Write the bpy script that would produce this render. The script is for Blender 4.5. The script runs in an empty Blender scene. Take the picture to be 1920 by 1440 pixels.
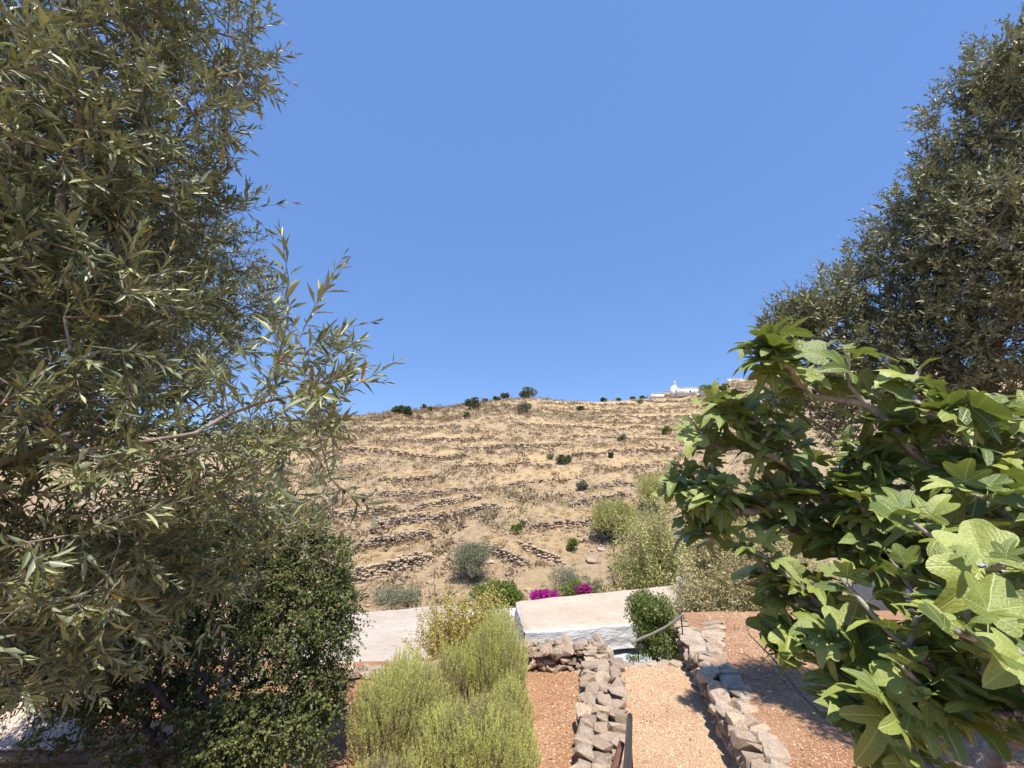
import bpy, bmesh, math
import numpy as np
from mathutils import Matrix, Vector

# ------------------------------------------------------------------ camera, sky, sun, exposure
sc = bpy.context.scene
col = sc.collection
FOC, PITCH, CZ = 760.0, math.radians(14.0), 3.2
CP, SP = math.cos(PITCH), math.sin(PITCH)
cd = bpy.data.cameras.new('camera'); cam = bpy.data.objects.new('camera', cd); col.objects.link(cam)
cd.sensor_width = 36.0; cd.lens = 36.0 * FOC / 1920.0
cd.clip_start = 0.05; cd.clip_end = 5000
cam.location = (0, 0, CZ); cam.rotation_euler = (math.pi / 2 + PITCH, 0, 0)
sc.camera = cam

SUN_EL, SUN_AZ = math.radians(65), math.radians(166)      # azimuth clockwise from +Y
w = bpy.data.worlds.new('World'); sc.world = w; w.use_nodes = True
nt = w.node_tree; nt.nodes.clear()
sky = nt.nodes.new('ShaderNodeTexSky'); sky.sky_type = 'NISHITA'; sky.sun_disc = False
sky.sun_elevation = SUN_EL; sky.sun_rotation = SUN_AZ
sky.altitude = 300; sky.air_density = 1.0; sky.dust_density = 0.0; sky.ozone_density = 3.5
hs = nt.nodes.new('ShaderNodeHueSaturation'); hs.inputs['Saturation'].default_value = 1.06; hs.inputs['Value'].default_value = 1.0
bg = nt.nodes.new('ShaderNodeBackground'); bg.inputs['Strength'].default_value = 0.128
wo = nt.nodes.new('ShaderNodeOutputWorld')
mx = nt.nodes.new('ShaderNodeMix'); mx.data_type = 'RGBA'; mx.inputs[0].default_value = .55; mx.inputs[7].default_value = (1.12, 2.22, 5.3, 1)
nt.links.new(sky.outputs[0], hs.inputs['Color']); nt.links.new(hs.outputs[0], mx.inputs[6]); nt.links.new(mx.outputs[2], bg.inputs['Color']); nt.links.new(bg.outputs[0], wo.inputs[0])

sd = bpy.data.lights.new('sun', 'SUN'); sd.energy = 5.0; sd.angle = math.radians(0.5); sd.color = (1.0, 0.94, 0.86)
sun = bpy.data.objects.new('sun', sd); col.objects.link(sun)
SUND = Vector((math.cos(SUN_EL) * math.sin(SUN_AZ), math.cos(SUN_EL) * math.cos(SUN_AZ), math.sin(SUN_EL)))
sun.rotation_euler = SUND.to_track_quat('Z', 'Y').to_euler()
sun.location = (5, -5, 30)
sc.view_settings.view_transform = 'Standard'; sc.view_settings.look = 'None'
sc.view_settings.gamma = 1; sc.view_settings.exposure = 0.5; sc.view_settings.use_curve_mapping = False
sc.render.engine = 'CYCLES'
sc.cycles.max_bounces = 7; sc.cycles.diffuse_bounces = 2; sc.cycles.transparent_max_bounces = 4

R = np.random.default_rng(7)
CAM = np.array([0, 0, CZ])

# ------------------------------------------------------------------ geometry helpers
def ray(px, py):
    v = py - 720.0
    return np.array([px - 960.0, FOC * CP + v * SP, FOC * SP - v * CP]) / FOC
def at(px, py, d): return CAM + ray(px, py) * d                      # d = depth along the view axis, metres
def on(px, py, z):
    r = ray(px, py); return CAM + r * ((z - CZ) / r[2])
def atY(px, py, Y):
    r = ray(px, py); return CAM + r * (Y / r[1])
def project(P):
    P = np.asarray(P); y = P[..., 1]; z = P[..., 2] - CZ
    d = y * CP + z * SP; up = -y * SP + z * CP
    dd = np.where(np.abs(d) < 1e-6, 1e-6, d)
    return 960 + FOC * P[..., 0] / dd, 720 - FOC * up / dd, d
def unit(v):
    v = np.asarray(v, float); return v / np.maximum(np.linalg.norm(v, axis=-1, keepdims=True), 1e-9)
def rdir(n, rng=R): return unit(rng.normal(size=(n, 3)))
def smooth(t): t = np.clip(t, 0, 1); return t * t * (3 - 2 * t)

def hsh(i, j, k=0, s=0):
    n = (i.astype(np.int64) * 374761393 + j.astype(np.int64) * 668265263 + np.int64(k) * 0 + (k.astype(np.int64) if hasattr(k, 'astype') else k) * 2147483647 + s * 1274126177)
    n = (n ^ (n >> 13)) * 1274126177 & 0x7fffffff
    n = (n ^ (n >> 16)) & 0xffffff
    return n / float(0xffffff)
def vnoise(x, y, s=0):
    xi = np.floor(x); yi = np.floor(y); fx = smooth(x - xi); fy = smooth(y - yi)
    a = hsh(xi, yi, 0, s); b = hsh(xi + 1, yi, 0, s); c = hsh(xi, yi + 1, 0, s); d = hsh(xi + 1, yi + 1, 0, s)
    return (a + (b - a) * fx) * (1 - fy) + (c + (d - c) * fx) * fy
def fbm(x, y, oct=4, s=0):
    x = np.asarray(x, float); y = np.asarray(y, float)
    t = 0; a = 1; n = 0
    for o in range(oct):
        t = t + a * vnoise(x * 2 ** o + 17.3 * o, y * 2 ** o - 9.1 * o, s + o); n += a; a *= .5
    return t / n * 2 - 1

def mesh_from(name, V, Fs, mat=None, smooth_=False, attrs=None, uv=None):
    """V (n,3); Fs list of (m,3)/(m,4) index arrays"""
    if not isinstance(Fs, (list, tuple)): Fs = [Fs]
    Fs = [np.asarray(f, np.int32) for f in Fs if len(f)]
    me = bpy.data.meshes.new(name)
    me.vertices.add(len(V)); me.vertices.foreach_set('co', np.asarray(V, np.float32).ravel())
    loops = np.concatenate([f.ravel() for f in Fs]); tot = np.concatenate([np.full(len(f), f.shape[1], np.int32) for f in Fs])
    start = np.concatenate([[0], np.cumsum(tot)[:-1]]).astype(np.int32)
    me.loops.add(len(loops)); me.loops.foreach_set('vertex_index', loops)
    me.polygons.add(len(tot)); me.polygons.foreach_set('loop_start', start); me.polygons.foreach_set('loop_total', tot)
    if smooth_: me.polygons.foreach_set('use_smooth', np.ones(len(tot), bool))
    if attrs:
        for k, a in attrs.items():
            at_ = me.attributes.new(k, 'FLOAT', 'POINT'); at_.data.foreach_set('value', np.asarray(a, np.float32))
    if uv is not None:
        u = me.uv_layers.new(name='uv'); u.data.foreach_set('uv', np.asarray(uv, np.float32)[loops].ravel())
    me.update(calc_edges=True)
    if mat: me.materials.append(mat)
    return me

WLOC = {}
def link(o, parent=None, loc=(0, 0, 0)):
    col.objects.link(o)
    if parent is not None: o.parent = parent
    WLOC[o.name] = np.array(loc, float)
    return o
def tag(o, label=None, cat=None, group=None, kind=None):
    if label: o['label'] = label
    if cat: o['category'] = cat
    if group: o['group'] = group
    if kind: o['kind'] = kind
    return o
def thing(name, loc, label, cat, group=None):
    o = bpy.data.objects.new(name, None); o.empty_display_size = .1; o.location = tuple(loc)
    link(o, None, loc); return tag(o, label, cat, group)
def part(name, V, Fs, mat, parent, smooth_=False, attrs=None, uv=None, kind=None, label=None):
    pw = WLOC[parent.name] if parent is not None else np.zeros(3)
    me = mesh_from(name, np.asarray(V) - pw, Fs, mat, smooth_, attrs, uv)
    o = bpy.data.objects.new(name, me); link(o, parent, pw)
    if parent is None: WLOC[o.name] = np.zeros(3)
    return tag(o, label, None, None, kind)
def piece(name, me, M, parent):
    """linked-mesh piece with world matrix M (4x4 numpy)"""
    o = bpy.data.objects.new(name, me); col.objects.link(o); M = np.array(M, float)
    if parent is not None:
        o.parent = parent; M[:3, 3] -= WLOC[parent.name]
    o.matrix_local = Matrix(M.tolist()); WLOC[o.name] = np.array(M[:3, 3])
    return o
def mat4(X, Y, Z, O):
    M = np.eye(4); M[:3, 0] = X; M[:3, 1] = Y; M[:3, 2] = Z; M[:3, 3] = O; return M

def stamp(T, TF, O, X, Y, Z):
    T = np.asarray(T, float); n, k = len(O), len(T)
    V = O[:, None] + T[None, :, 0:1] * X[:, None] + T[None, :, 1:2] * Y[:, None] + T[None, :, 2:3] * Z[:, None]
    off = (np.arange(n) * k)[:, None, None]
    Fs = [(np.asarray(f)[None] + off).reshape(-1, np.asarray(f).shape[1]) for f in (TF if isinstance(TF, (list, tuple)) else [TF])]
    return V.reshape(-1, 3), Fs
def join(parts):
    V = []; F3 = []; F4 = []; o = 0
    for v, fs in parts:
        V.append(v)
        for f in (fs if isinstance(fs, (list, tuple)) else [fs]):
            f = np.asarray(f)
            if len(f): (F3 if f.shape[1] == 3 else F4).append(f + o)
        o += len(v)
    out = []
    if F3: out.append(np.concatenate(F3))
    if F4: out.append(np.concatenate(F4))
    return np.concatenate(V), out
def frame(D, up=(0, 0, 1)):
    D = unit(D); U = np.cross(D, np.broadcast_to(up, D.shape))
    bad = np.linalg.norm(U, axis=-1) < 1e-3
    U[bad] = np.cross(D[bad], [1, 0, 0]); U = unit(U); return U, np.cross(U, D)
def tubes(A, B, ra, rb, sides=5):
    A = np.asarray(A, float); B = np.asarray(B, float); n = len(A)
    if n == 0: return np.zeros((0, 3)), [np.zeros((0, 4), int)]
    ra = np.broadcast_to(ra, n); rb = np.broadcast_to(rb, n)
    U, W = frame(B - A); ang = np.arange(sides) * 2 * math.pi / sides
    c = U[:, None] * np.cos(ang)[None, :, None] + W[:, None] * np.sin(ang)[None, :, None]
    V = np.concatenate([A[:, None] + c * ra[:, None, None], B[:, None] + c * rb[:, None, None]], 1)
    i = np.arange(sides); j = (i + 1) % sides
    q = np.stack([i, j, j + sides, i + sides], 1)
    Fq = (q[None] + (np.arange(n) * 2 * sides)[:, None, None]).reshape(-1, 4)
    return V.reshape(-1, 3), [Fq]
def polytube(P, r, sides=8, cap=True):
    P = np.asarray(P, float); n = len(P); r = np.broadcast_to(r, n)
    T = np.gradient(P, axis=0); U, W = frame(T)
    ang = np.arange(sides) * 2 * math.pi / sides
    V = (P[:, None] + (U[:, None] * np.cos(ang)[None, :, None] + W[:, None] * np.sin(ang)[None, :, None]) * r[:, None, None]).reshape(-1, 3)
    f = []
    for k in range(n - 1):
        for i in range(sides):
            j = (i + 1) % sides; f.append((k * sides + i, k * sides + j, (k + 1) * sides + j, (k + 1) * sides + i))
    F3 = []
    if cap:
        V = np.vstack([V, P[0], P[-1]]); a = len(V) - 2
        for i in range(sides):
            j = (i + 1) % sides; F3 += [(a, j, i), (a + 1, (n - 1) * sides + i, (n - 1) * sides + j)]
    return V, [np.array(f)] + ([np.array(F3)] if F3 else [])
def boxv(c, X, Y, Z):
    s = np.array([[-1, -1, -1], [1, -1, -1], [1, 1, -1], [-1, 1, -1], [-1, -1, 1], [1, -1, 1], [1, 1, 1], [-1, 1, 1]]) * .5
    V = np.asarray(c) + s[:, 0:1] * np.asarray(X) + s[:, 1:2] * np.asarray(Y) + s[:, 2:3] * np.asarray(Z)
    return V, [BOXF]
BOXF = np.array([(0, 3, 2, 1), (4, 5, 6, 7), (0, 1, 5, 4), (1, 2, 6, 5), (2, 3, 7, 6), (3, 0, 4, 7)])
UNITBOX = np.array([[-1, -1, -1], [1, -1, -1], [1, 1, -1], [-1, 1, -1], [-1, -1, 1], [1, -1, 1], [1, 1, 1], [-1, 1, 1]]) * .5

# ------------------------------------------------------------------ materials
def newmat(name):
    m = bpy.data.materials.new(name); m.use_nodes = True; n = m.node_tree; n.nodes.clear(); return m, n
class N:
    def __init__(s, nt): s.nt = nt
    def __call__(s, t, ins=None, **kw):
        n = s.nt.nodes.new(t)
        for k, v in kw.items(): setattr(n, k, v)
        for k, v in (ins or {}).items():
            if isinstance(v, bpy.types.NodeSocket): s.nt.links.new(v, n.inputs[k])
            else: n.inputs[k].default_value = v
        return n
    def ramp(s, fac, stops, interp='LINEAR'):
        n = s.nt.nodes.new('ShaderNodeValToRGB'); n.color_ramp.interpolation = interp
        e = n.color_ramp.elements
        while len(e) < len(stops): e.new(.5)
        for x, (p, c) in zip(e, stops): x.position = p; x.color = (*c, 1)
        s.nt.links.new(fac, n.inputs[0]); return n.outputs[0]
    def noise(s, vec, scale, detail=4, rough=.6):
        n = s('ShaderNodeTexNoise', {'Vector': vec, 'Scale': scale, 'Detail': detail, 'Roughness': rough}); return n.outputs[0]
    def mix(s, f, a, b, mode='MIX'):
        n = s.nt.nodes.new('ShaderNodeMix'); n.data_type = 'RGBA'; n.blend_type = mode
        for i, v in ((0, f), (6, a), (7, b)):
            if isinstance(v, bpy.types.NodeSocket): s.nt.links.new(v, n.inputs[i])
            else: n.inputs[i].default_value = v if i == 0 else (*v, 1)
        return n.outputs[2]
    def math(s, op, a, b=0.0, c=None):
        n = s.nt.nodes.new('ShaderNodeMath'); n.operation = op
        for i, v in enumerate((a, b) if c is None else (a, b, c)):
            if isinstance(v, bpy.types.NodeSocket): s.nt.links.new(v, n.inputs[i])
            else: n.inputs[i].default_value = v
        return n.outputs[0]
    def bump(s, h, st, dist=.02): return s('ShaderNodeBump', {'Height': h, 'Strength': st, 'Distance': dist}).outputs[0]
    def out(s, sh): s('ShaderNodeOutputMaterial', {'Surface': sh})
    def bsdf(s, colr, rough=.8, normal=None, spec=.3, metal=0):
        d = {'Base Color': colr if isinstance(colr, bpy.types.NodeSocket) else (*colr, 1), 'Roughness': rough, 'Specular IOR Level': spec, 'Metallic': metal}
        if normal is not None: d['Normal'] = normal
        return s('ShaderNodeBsdfPrincipled', d).outputs[0]

def leaf_mat(name, c1, c2, under, trans=.25, rough=.4, spec=.5, odd=(.5, .3, .05), oddf=.985, tc=None, sheen=0):
    m, nt = newmat(name); n = N(nt)
    g = n('ShaderNodeNewGeometry'); oi = n('ShaderNodeObjectInfo')
    r = n.math('FRACT', n.math('ADD', g.outputs['Random Per Island'], oi.outputs['Random']))
    c = n.ramp(r, [(0, c1), (oddf - .01, c2), (oddf, odd)])
    r2 = n.math('FRACT', n.math('MULTIPLY', r, 17.31))
    c = n.mix(n.math('MULTIPLY', r2, .5), c, tuple(x * .55 for x in c1))
    cu = n.mix(g.outputs['Backfacing'], c, under)
    b = n.bsdf(cu, rough, spec=spec)
    t = n('ShaderNodeBsdfTranslucent', {'Color': n.mix(.5, c, tc or tuple(min(1, x * 2.2) for x in c2))}).outputs[0]
    n.out(n('ShaderNodeMixShader', {0: trans, 1: b, 2: t}).outputs[0]); return m

M_OLIVE = leaf_mat('olive_leaf', (.07, .092, .03), (.42, .43, .17), (.22, .25, .15), .12, .42, .5, (.55, .30, .04), .994, (.5, .5, .12))
M_OLIVE2 = leaf_mat('olive_leaf_far', (.11, .13, .055), (.54, .53, .28), (.24, .25, .14), .10, .45, .42, (.45, .28, .06), .995, (.4, .45, .15))
M_PIST = leaf_mat('mastic_leaf', (.045, .062, .016), (.25, .27, .08), (.11, .14, .06), .12, .5, .3, (.3, .18, .05), .99, (.35, .5, .1))
M_MYRTLE = leaf_mat('myrtle_leaf', (.075, .105, .02), (.30, .35, .08), (.12, .18, .06), .18, .38, .5, (.3, .2, .05), .99)
M_GREEN = leaf_mat('shrub_green', (.07, .10, .015), (.23, .29, .04), (.15, .22, .05), .2, .5, .4, (.3, .25, .05), .99)
M_GREY = leaf_mat('shrub_greygreen', (.13, .15, .085), (.26, .28, .17), (.28, .3, .2), .1, .6, .3, (.3, .25, .1), .97)
M_BROOM = leaf_mat('broom_leaf', (.34, .36, .10), (.62, .62, .22), (.4, .4, .15), .25, .55, .3, (.62, .52, .24), .75, (.7, .65, .2))
M_DRYF = leaf_mat('dry_flower', (.50, .44, .20), (.78, .70, .38), (.5, .45, .22), .2, .7, .2, (.3, .22, .12), .85, (.7, .6, .25))
M_MAGENTA = leaf_mat('bougainvillea_bract', (.42, .015, .25), (.70, .04, .42), (.55, .03, .35), .35, .6, .2, (.10, .16, .03), .85, (.9, .1, .6))
M_YELLOWSH = leaf_mat('yellow_leaf', (.50, .42, .10), (.80, .68, .22), (.6, .5, .2), .25, .6, .3, (.25, .28, .08), .8, (.8, .6, .15))
M_TREEDK = leaf_mat('far_tree_leaf', (.05, .07, .025), (.15, .18, .07), (.09, .11, .05), .1, .6, .3, (.1, .1, .04), .95)

def rosemary_mat():
    m, nt = newmat('rosemary_needle'); n = N(nt)
    g = n('ShaderNodeNewGeometry'); t = n('ShaderNodeAttribute', attribute_name='tint').outputs['Fac']
    r = g.outputs['Random Per Island']
    h = n.math('ADD', t, n.math('MULTIPLY', n.math('SUBTRACT', r, .5), .35))
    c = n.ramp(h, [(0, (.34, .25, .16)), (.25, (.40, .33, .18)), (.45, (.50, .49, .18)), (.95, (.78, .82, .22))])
    b = n.bsdf(c, .5, spec=.35); tr = n('ShaderNodeBsdfTranslucent', {'Color': c}).outputs[0]
    n.out(n('ShaderNodeMixShader', {0: .42, 1: b, 2: tr}).outputs[0]); return m
M_ROSE = rosemary_mat()

def fig_mat():
    m, nt = newmat('fig_leaf'); n = N(nt)
    g = n('ShaderNodeNewGeometry'); oi = n('ShaderNodeObjectInfo')
    uv = n('ShaderNodeUVMap', uv_map='uv').outputs[0]
    sx = n('ShaderNodeSeparateXYZ', {0: uv}); x, y = sx.outputs[0], sx.outputs[1]
    r = n.math('FRACT', n.math('ADD', g.outputs['Random Per Island'], oi.outputs['Random']))
    base = n.ramp(r, [(0, (.065, .095, .025)), (.35, (.18, .225, .05)), (.99, (.42, .46, .11)), (.997, (.55, .48, .10))])
    dist = None; side = None
    for ang in (0, 46, -46, 104, -104):
        a = math.radians(ang); dx, dy = math.sin(a), math.cos(a)
        al = n.math('ADD', n.math('MULTIPLY', x, dx), n.math('MULTIPLY', y, dy))
        pr = n.math('ABSOLUTE', n.math('SUBTRACT', n.math('MULTIPLY', x, dy), n.math('MULTIPLY', y, dx)))
        pen = n.math('MULTIPLY', n.math('LESS_THAN', al, 0.0), 10)
        dd = n.math('ADD', pr, pen)
        sv = n.math('SUBTRACT', al, n.math('MULTIPLY', pr, .75))          # chevron coordinate: secondary veins
        if dist is None: dist, side = dd, sv
        else:
            lt = n.math('LESS_THAN', dd, dist)
            side = n.math('ADD', n.math('MULTIPLY', lt, sv), n.math('MULTIPLY', n.math('SUBTRACT', 1.0, lt), side))
            dist = n.math('MINIMUM', dist, dd)
    main = n.math('SUBTRACT', 1.0, n.math('SMOOTHSTEP', dist, .008, .022)) if False else n('ShaderNodeMapRange', {'Value': dist, 'From Min': .006, 'From Max': .02, 'To Min': 1.0, 'To Max': 0.0}).outputs[0]
    saw = n.math('ABSOLUTE', n.math('SUBTRACT', n.math('FRACT', n.math('MULTIPLY', side, 11.0)), .5))
    sec = n('ShaderNodeMapRange', {'Value': saw, 'From Min': .0, 'From Max': .09, 'To Min': .14, 'To Max': 0.0}).outputs[0]
    v = n.math('MAXIMUM', main, sec)
    vec = n('ShaderNodeCombineXYZ', {0: x, 1: y, 2: n.math('MULTIPLY', r, 50)}).outputs[0]
    blot = n.noise(vec, 5, 3)
    base = n.mix(n.math('MULTIPLY', blot, .45), base, (.10, .15, .03))
    c = n.mix(n.math('MULTIPLY', v, .75), base, (.40, .47, .16))
    cu = n.mix(g.outputs['Backfacing'], c, n.mix(n.math('MULTIPLY', v, .8), (.13, .17, .06), (.36, .42, .17)))
    h = n.math('SUBTRACT', n.math('MULTIPLY', saw, .55), n.math('MULTIPLY', main, .8))
    b = n.bsdf(cu, .36, n.bump(n.math('ADD', h, n.math('MULTIPLY', n.noise(vec, 14, 4), 3.0)), .45, .004), .5)
    t = n('ShaderNodeBsdfTranslucent', {'Color': n.mix(.6, cu, (.50, .62, .06))}).outputs[0]
    n.out(n('ShaderNodeMixShader', {0: .15, 1: b, 2: t}).outputs[0]); return m
M_FIG = fig_mat()

def bark_mat(name, a, b, sc_=18):
    m, nt = newmat(name); n = N(nt); tc = n('ShaderNodeTexCoord').outputs['Object']
    f = n.noise(tc, sc_, 6, .7); f2 = n.noise(tc, sc_ * 4, 4)
    n.out(n.bsdf(n.ramp(f, [(.3, a), (.7, b)]), .85, n.bump(n.math('ADD', f, f2), .7, .01))); return m
M_BARK = bark_mat('olive_bark', (.16, .12, .09), (.36, .31, .26))
M_BARKD = bark_mat('dark_bark', (.09, .065, .05), (.2, .16, .13))
M_FIGBARK = bark_mat('fig_bark', (.22, .18, .15), (.50, .46, .41), 25)
M_STEM = bark_mat('dry_stem', (.28, .20, .13), (.55, .45, .32), 30)

def stone_mat(name='weathered_stone', k=1.0, warm=0.0):
    m, nt = newmat(name); n = N(nt); tc = n('ShaderNodeTexCoord').outputs['Object']; oi = n('ShaderNodeObjectInfo')
    add = n('ShaderNodeVectorMath', {0: tc, 1: n('ShaderNodeCombineXYZ', {0: n.math('MULTIPLY', oi.outputs['Random'], 40), 1: 0.0, 2: 0.0}).outputs[0]}, operation='ADD').outputs[0]
    big = n.noise(add, 1.6, 5, .6); med = n.noise(add, 6, 6, .75); fine = n.noise(add, 30, 5, .8)
    base = n.ramp(n.math('ADD', n.math('MULTIPLY', big, .6), n.math('MULTIPLY', oi.outputs['Random'], .45)),
                  [(.2, (.24 * k, .175 * k, .125 * k)), (.45, (.38 * k, .28 * k, .195 * k)), (.62, (.40 * k, .32 * k, .24 * k)), (.85, (.54 * k, .39 * k, .24 * k))])
    lich = n.ramp(med, [(.47, (0, 0, 0)), (.62, (1, 1, 1))])
    c = n.mix(n.math('MULTIPLY', lich, .65), base, (.20 * k, .165 * k, .135 * k))
    sp = n.ramp(fine, [(.53, (0, 0, 0)), (.66, (1, 1, 1))])
    c = n.mix(n.math('MULTIPLY', sp, .5), c, (.62 * k, .55 * k, .45 * k))
    dk = n.ramp(n.noise(add, 14, 5, .8), [(.35, (1, 1, 1)), (.46, (0, 0, 0))])
    c = n.mix(n.math('MULTIPLY', dk, .7), c, (.12, .085, .06))
    h = n.math('ADD', n.math('MULTIPLY', med, 1.3), n.math('MULTIPLY', fine, .5))
    n.out(n.bsdf(c, .9, n.bump(h, .8, .012), .2)); return m
M_STONE = stone_mat('weathered_stone', 1.02)
M_STONE_R = stone_mat('pale_stone', 1.14)
M_ROCK = stone_mat('hill_rock', 1.12)

def plaster_mat(name, c1, c2, bs=.7, sc_=4):
    m, nt = newmat(name); n = N(nt); tc = n('ShaderNodeTexCoord').outputs['Object']
    st = n('ShaderNodeMapping', {'Vector': tc, 'Scale': (1, 3.2, 3)}).outputs[0]
    a = n.noise(tc, .8, 5, .6); b = n.noise(st, sc_, 6, .7); f = n.noise(tc, 26, 4, .7)
    c = n.ramp(n.math('ADD', n.math('MULTIPLY', a, .7), n.math('MULTIPLY', b, .3)), [(.38, c1), (.62, c2)])
    stain = n.ramp(n.noise(tc, 1.7, 6, .75), [(.50, (0, 0, 0)), (.66, (1, 1, 1))])
    c = n.mix(n.math('MULTIPLY', stain, .45), c, (c1[0] * .95, c1[1] * .82, c1[2] * .68))
    crack = n.math('MAXIMUM', n.ramp(b, [(.36, (1, 1, 1)), (.42, (0, 0, 0))]), n.math('MULTIPLY', n.ramp(n.noise(st, 11, 5, .8), [(.40, (1, 1, 1)), (.46, (0, 0, 0))]), .6))
    c = n.mix(n.math('MULTIPLY', crack, .6), c, tuple(x * .62 for x in c1))
    n.out(n.bsdf(c, .9, n.bump(n.math('ADD', b, n.math('MULTIPLY', f, .25)), bs, .04), .2)); return m
M_ROOF = plaster_mat('cream_roof_plaster', (.47, .38, .285), (.56, .47, .37), 1.0)
M_WHITE = plaster_mat('whitewash', (.62, .62, .62), (.72, .72, .71), 1.0, 5)
M_ROOFW = plaster_mat('white_roof_plaster', (.45, .375, .30), (.54, .47, .395), 1.0)
M_BLUEG = plaster_mat('pale_blue_grey_plaster', (.42, .49, .56), (.50, .57, .64), .2)  # smooth pale blue-grey tone for the lower wall of the right house
def flat_mat(name, c, rough=.6, metal=0, nz=.25, sc_=20):
    m, nt = newmat(name); n = N(nt); tc = n('ShaderNodeTexCoord').outputs['Object']
    f = n.noise(tc, sc_, 5, .7)
    n.out(n.bsdf(n.ramp(f, [(.3, tuple(x * (1 - nz) for x in c)), (.7, tuple(min(1, x * (1 + nz)) for x in c))]), rough, n.bump(f, .3, .005), .4, metal)); return m
M_RED = flat_mat('oxide_red_trim', (.28, .10, .075), .7)
M_METAL = flat_mat('painted_iron', (.045, .04, .038), .42, .3, .5, 40)
M_RAIL = flat_mat('worn_rail_metal', (.30, .27, .235), .5, .3, .35, 50)
M_RUST = flat_mat('rusty_iron', (.16, .075, .045), .8, .2, .5, 60)
M_GLASSD = flat_mat('dark_window', (.03, .035, .04), .25)
M_REED = flat_mat('weathered_reed', (.55, .43, .33), .8, 0, .25, 30)
M_SLATE = flat_mat('blue_grey_shutter', (.12, .16, .2), .6)
M_OLIVEFRUIT = flat_mat('olive_fruit', (.03, .035, .025), .35)
M_FIGFRUIT = flat_mat('fig_fruit', (.22, .30, .09), .5)

def ground_mat(name, soil, soil2, chipA, chipB, cs=55, amt=.5):
    m, nt = newmat(name); n = N(nt); tc = n('ShaderNodeTexCoord').outputs['Object']
    big = n.noise(tc, 1.3, 5, .6); f = n.noise(tc, 30, 5, .8)
    vo = n('ShaderNodeTexVoronoi', {'Vector': tc, 'Scale': cs, 'Randomness': 1.0})
    base = n.mix(n.ramp(big, [(.35, (0, 0, 0)), (.65, (1, 1, 1))]), soil, soil2)
    base = n.mix(n.math('MULTIPLY', n.ramp(n.noise(tc, 3.2, 5, .7), [(.45, (0, 0, 0)), (.68, (1, 1, 1))]), .55), base, tuple(x * .72 for x in soil))
    base = n.mix(n.math('MULTIPLY', f, .5), base, tuple(x * .6 for x in soil))
    sepc = n('ShaderNodeSeparateColor', {0: vo.outputs['Color']})
    chip = n.mix(sepc.outputs[1], chipA, chipB)
    mask = n.math('MULTIPLY', n.math('GREATER_THAN', n.math('ADD', sepc.outputs[0], n.math('MULTIPLY', big, .4)), 1.2 - amt), n.math('LESS_THAN', vo.outputs['Distance'], .42))
    c = n.mix(mask, base, chip)
    h = n.math('SUBTRACT', n.math('MULTIPLY', mask, 1.0), vo.outputs['Distance'])
    n.out(n.bsdf(c, .95, n.bump(n.math('ADD', h, f), .8, .012), .15)); return m
M_PATH = ground_mat('path_gravel', (.46, .26, .15), (.54, .35, .21), (.64, .47, .30), (.50, .33, .20), 60, .75)
M_SOIL = ground_mat('red_soil', (.34, .16, .08), (.46, .25, .13), (.62, .45, .30), (.40, .26, .17), 50, .4)
M_SOIL2 = ground_mat('light_soil', (.34, .165, .085), (.45, .265, .15), (.62, .46, .29), (.38, .25, .15), 42, .5)
def gravel_mat():
    m, nt = newmat('gravel_chip'); n = N(nt); g = n('ShaderNodeNewGeometry')
    c = n.ramp(g.outputs['Random Per Island'], [(0, (.38, .20, .11)), (.35, (.56, .37, .22)), (.7, (.68, .50, .32)), (1, (.76, .63, .45))])
    n.out(n.bsdf(c, .9, None, .2)); return m
M_GRAVEL = gravel_mat()

def hill_mat():
    m, nt = newmat('dry_hillside'); n = N(nt); tc = n('ShaderNodeTexCoord').outputs['Object']
    s = n('ShaderNodeAttribute', attribute_name='straw').outputs['Fac']
    a = n.noise(tc, .22, 6, .65); b = n.noise(tc, 1.6, 7, .75); c_ = n.noise(tc, 7, 6, .8)
    scrub = n.ramp(b, [(.3, (.27, .20, .135)), (.45, (.39, .29, .185)), (.6, (.50, .375, .23)), (.75, (.56, .43, .28))])
    straw = n.ramp(n.math('ADD', n.math('MULTIPLY', b, .5), n.math('MULTIPLY', c_, .5)), [(.35, (.45, .32, .165)), (.6, (.61, .455, .25))])
    fac = n.math('ADD', n.math('MULTIPLY', s, .8), n.math('MULTIPLY', n.ramp(a, [(.42, (0, 0, 0)), (.62, (1, 1, 1))]), .55))
    c = n.mix(n.math('MINIMUM', fac, 1.0), scrub, straw)
    pk = n.ramp(n.noise(tc, .5, 5, .7), [(.52, (0, 0, 0)), (.66, (1, 1, 1))])
    c = n.mix(n.math('MULTIPLY', pk, .4), c, (.50, .33, .24))
    c = n.mix(n.ramp(c_, [(.30, (1, 1, 1)), (.42, (0, 0, 0))]), c, (.15, .11, .08))
    n.out(n.bsdf(c, .95, n.bump(n.math('ADD', b, n.math('MULTIPLY', c_, .6)), .9, .35), .1)); return m
M_HILL = hill_mat()
def tint_mat(name, stops, rough=.85, tr=.1):
    m, nt = newmat(name); n = N(nt); g = n('ShaderNodeNewGeometry')
    t = n('ShaderNodeAttribute', attribute_name='tint').outputs['Fac']
    h = n.math('ADD', t, n.math('MULTIPLY', n.math('SUBTRACT', g.outputs['Random Per Island'], .5), .22))
    c = n.ramp(h, stops); b = n.bsdf(c, rough, spec=.15)
    t2 = n('ShaderNodeBsdfTranslucent', {'Color': c}).outputs[0]
    n.out(n('ShaderNodeMixShader', {0: tr, 1: b, 2: t2}).outputs[0]); return m
M_SCRUB = tint_mat('dry_scrub', [(0, (.21, .15, .10)), (.3, (.33, .24, .155)), (.5, (.31, .245, .15)), (.7, (.25, .235, .135)), (.9, (.44, .35, .22)), (1, (.19, .20, .10))])
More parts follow.
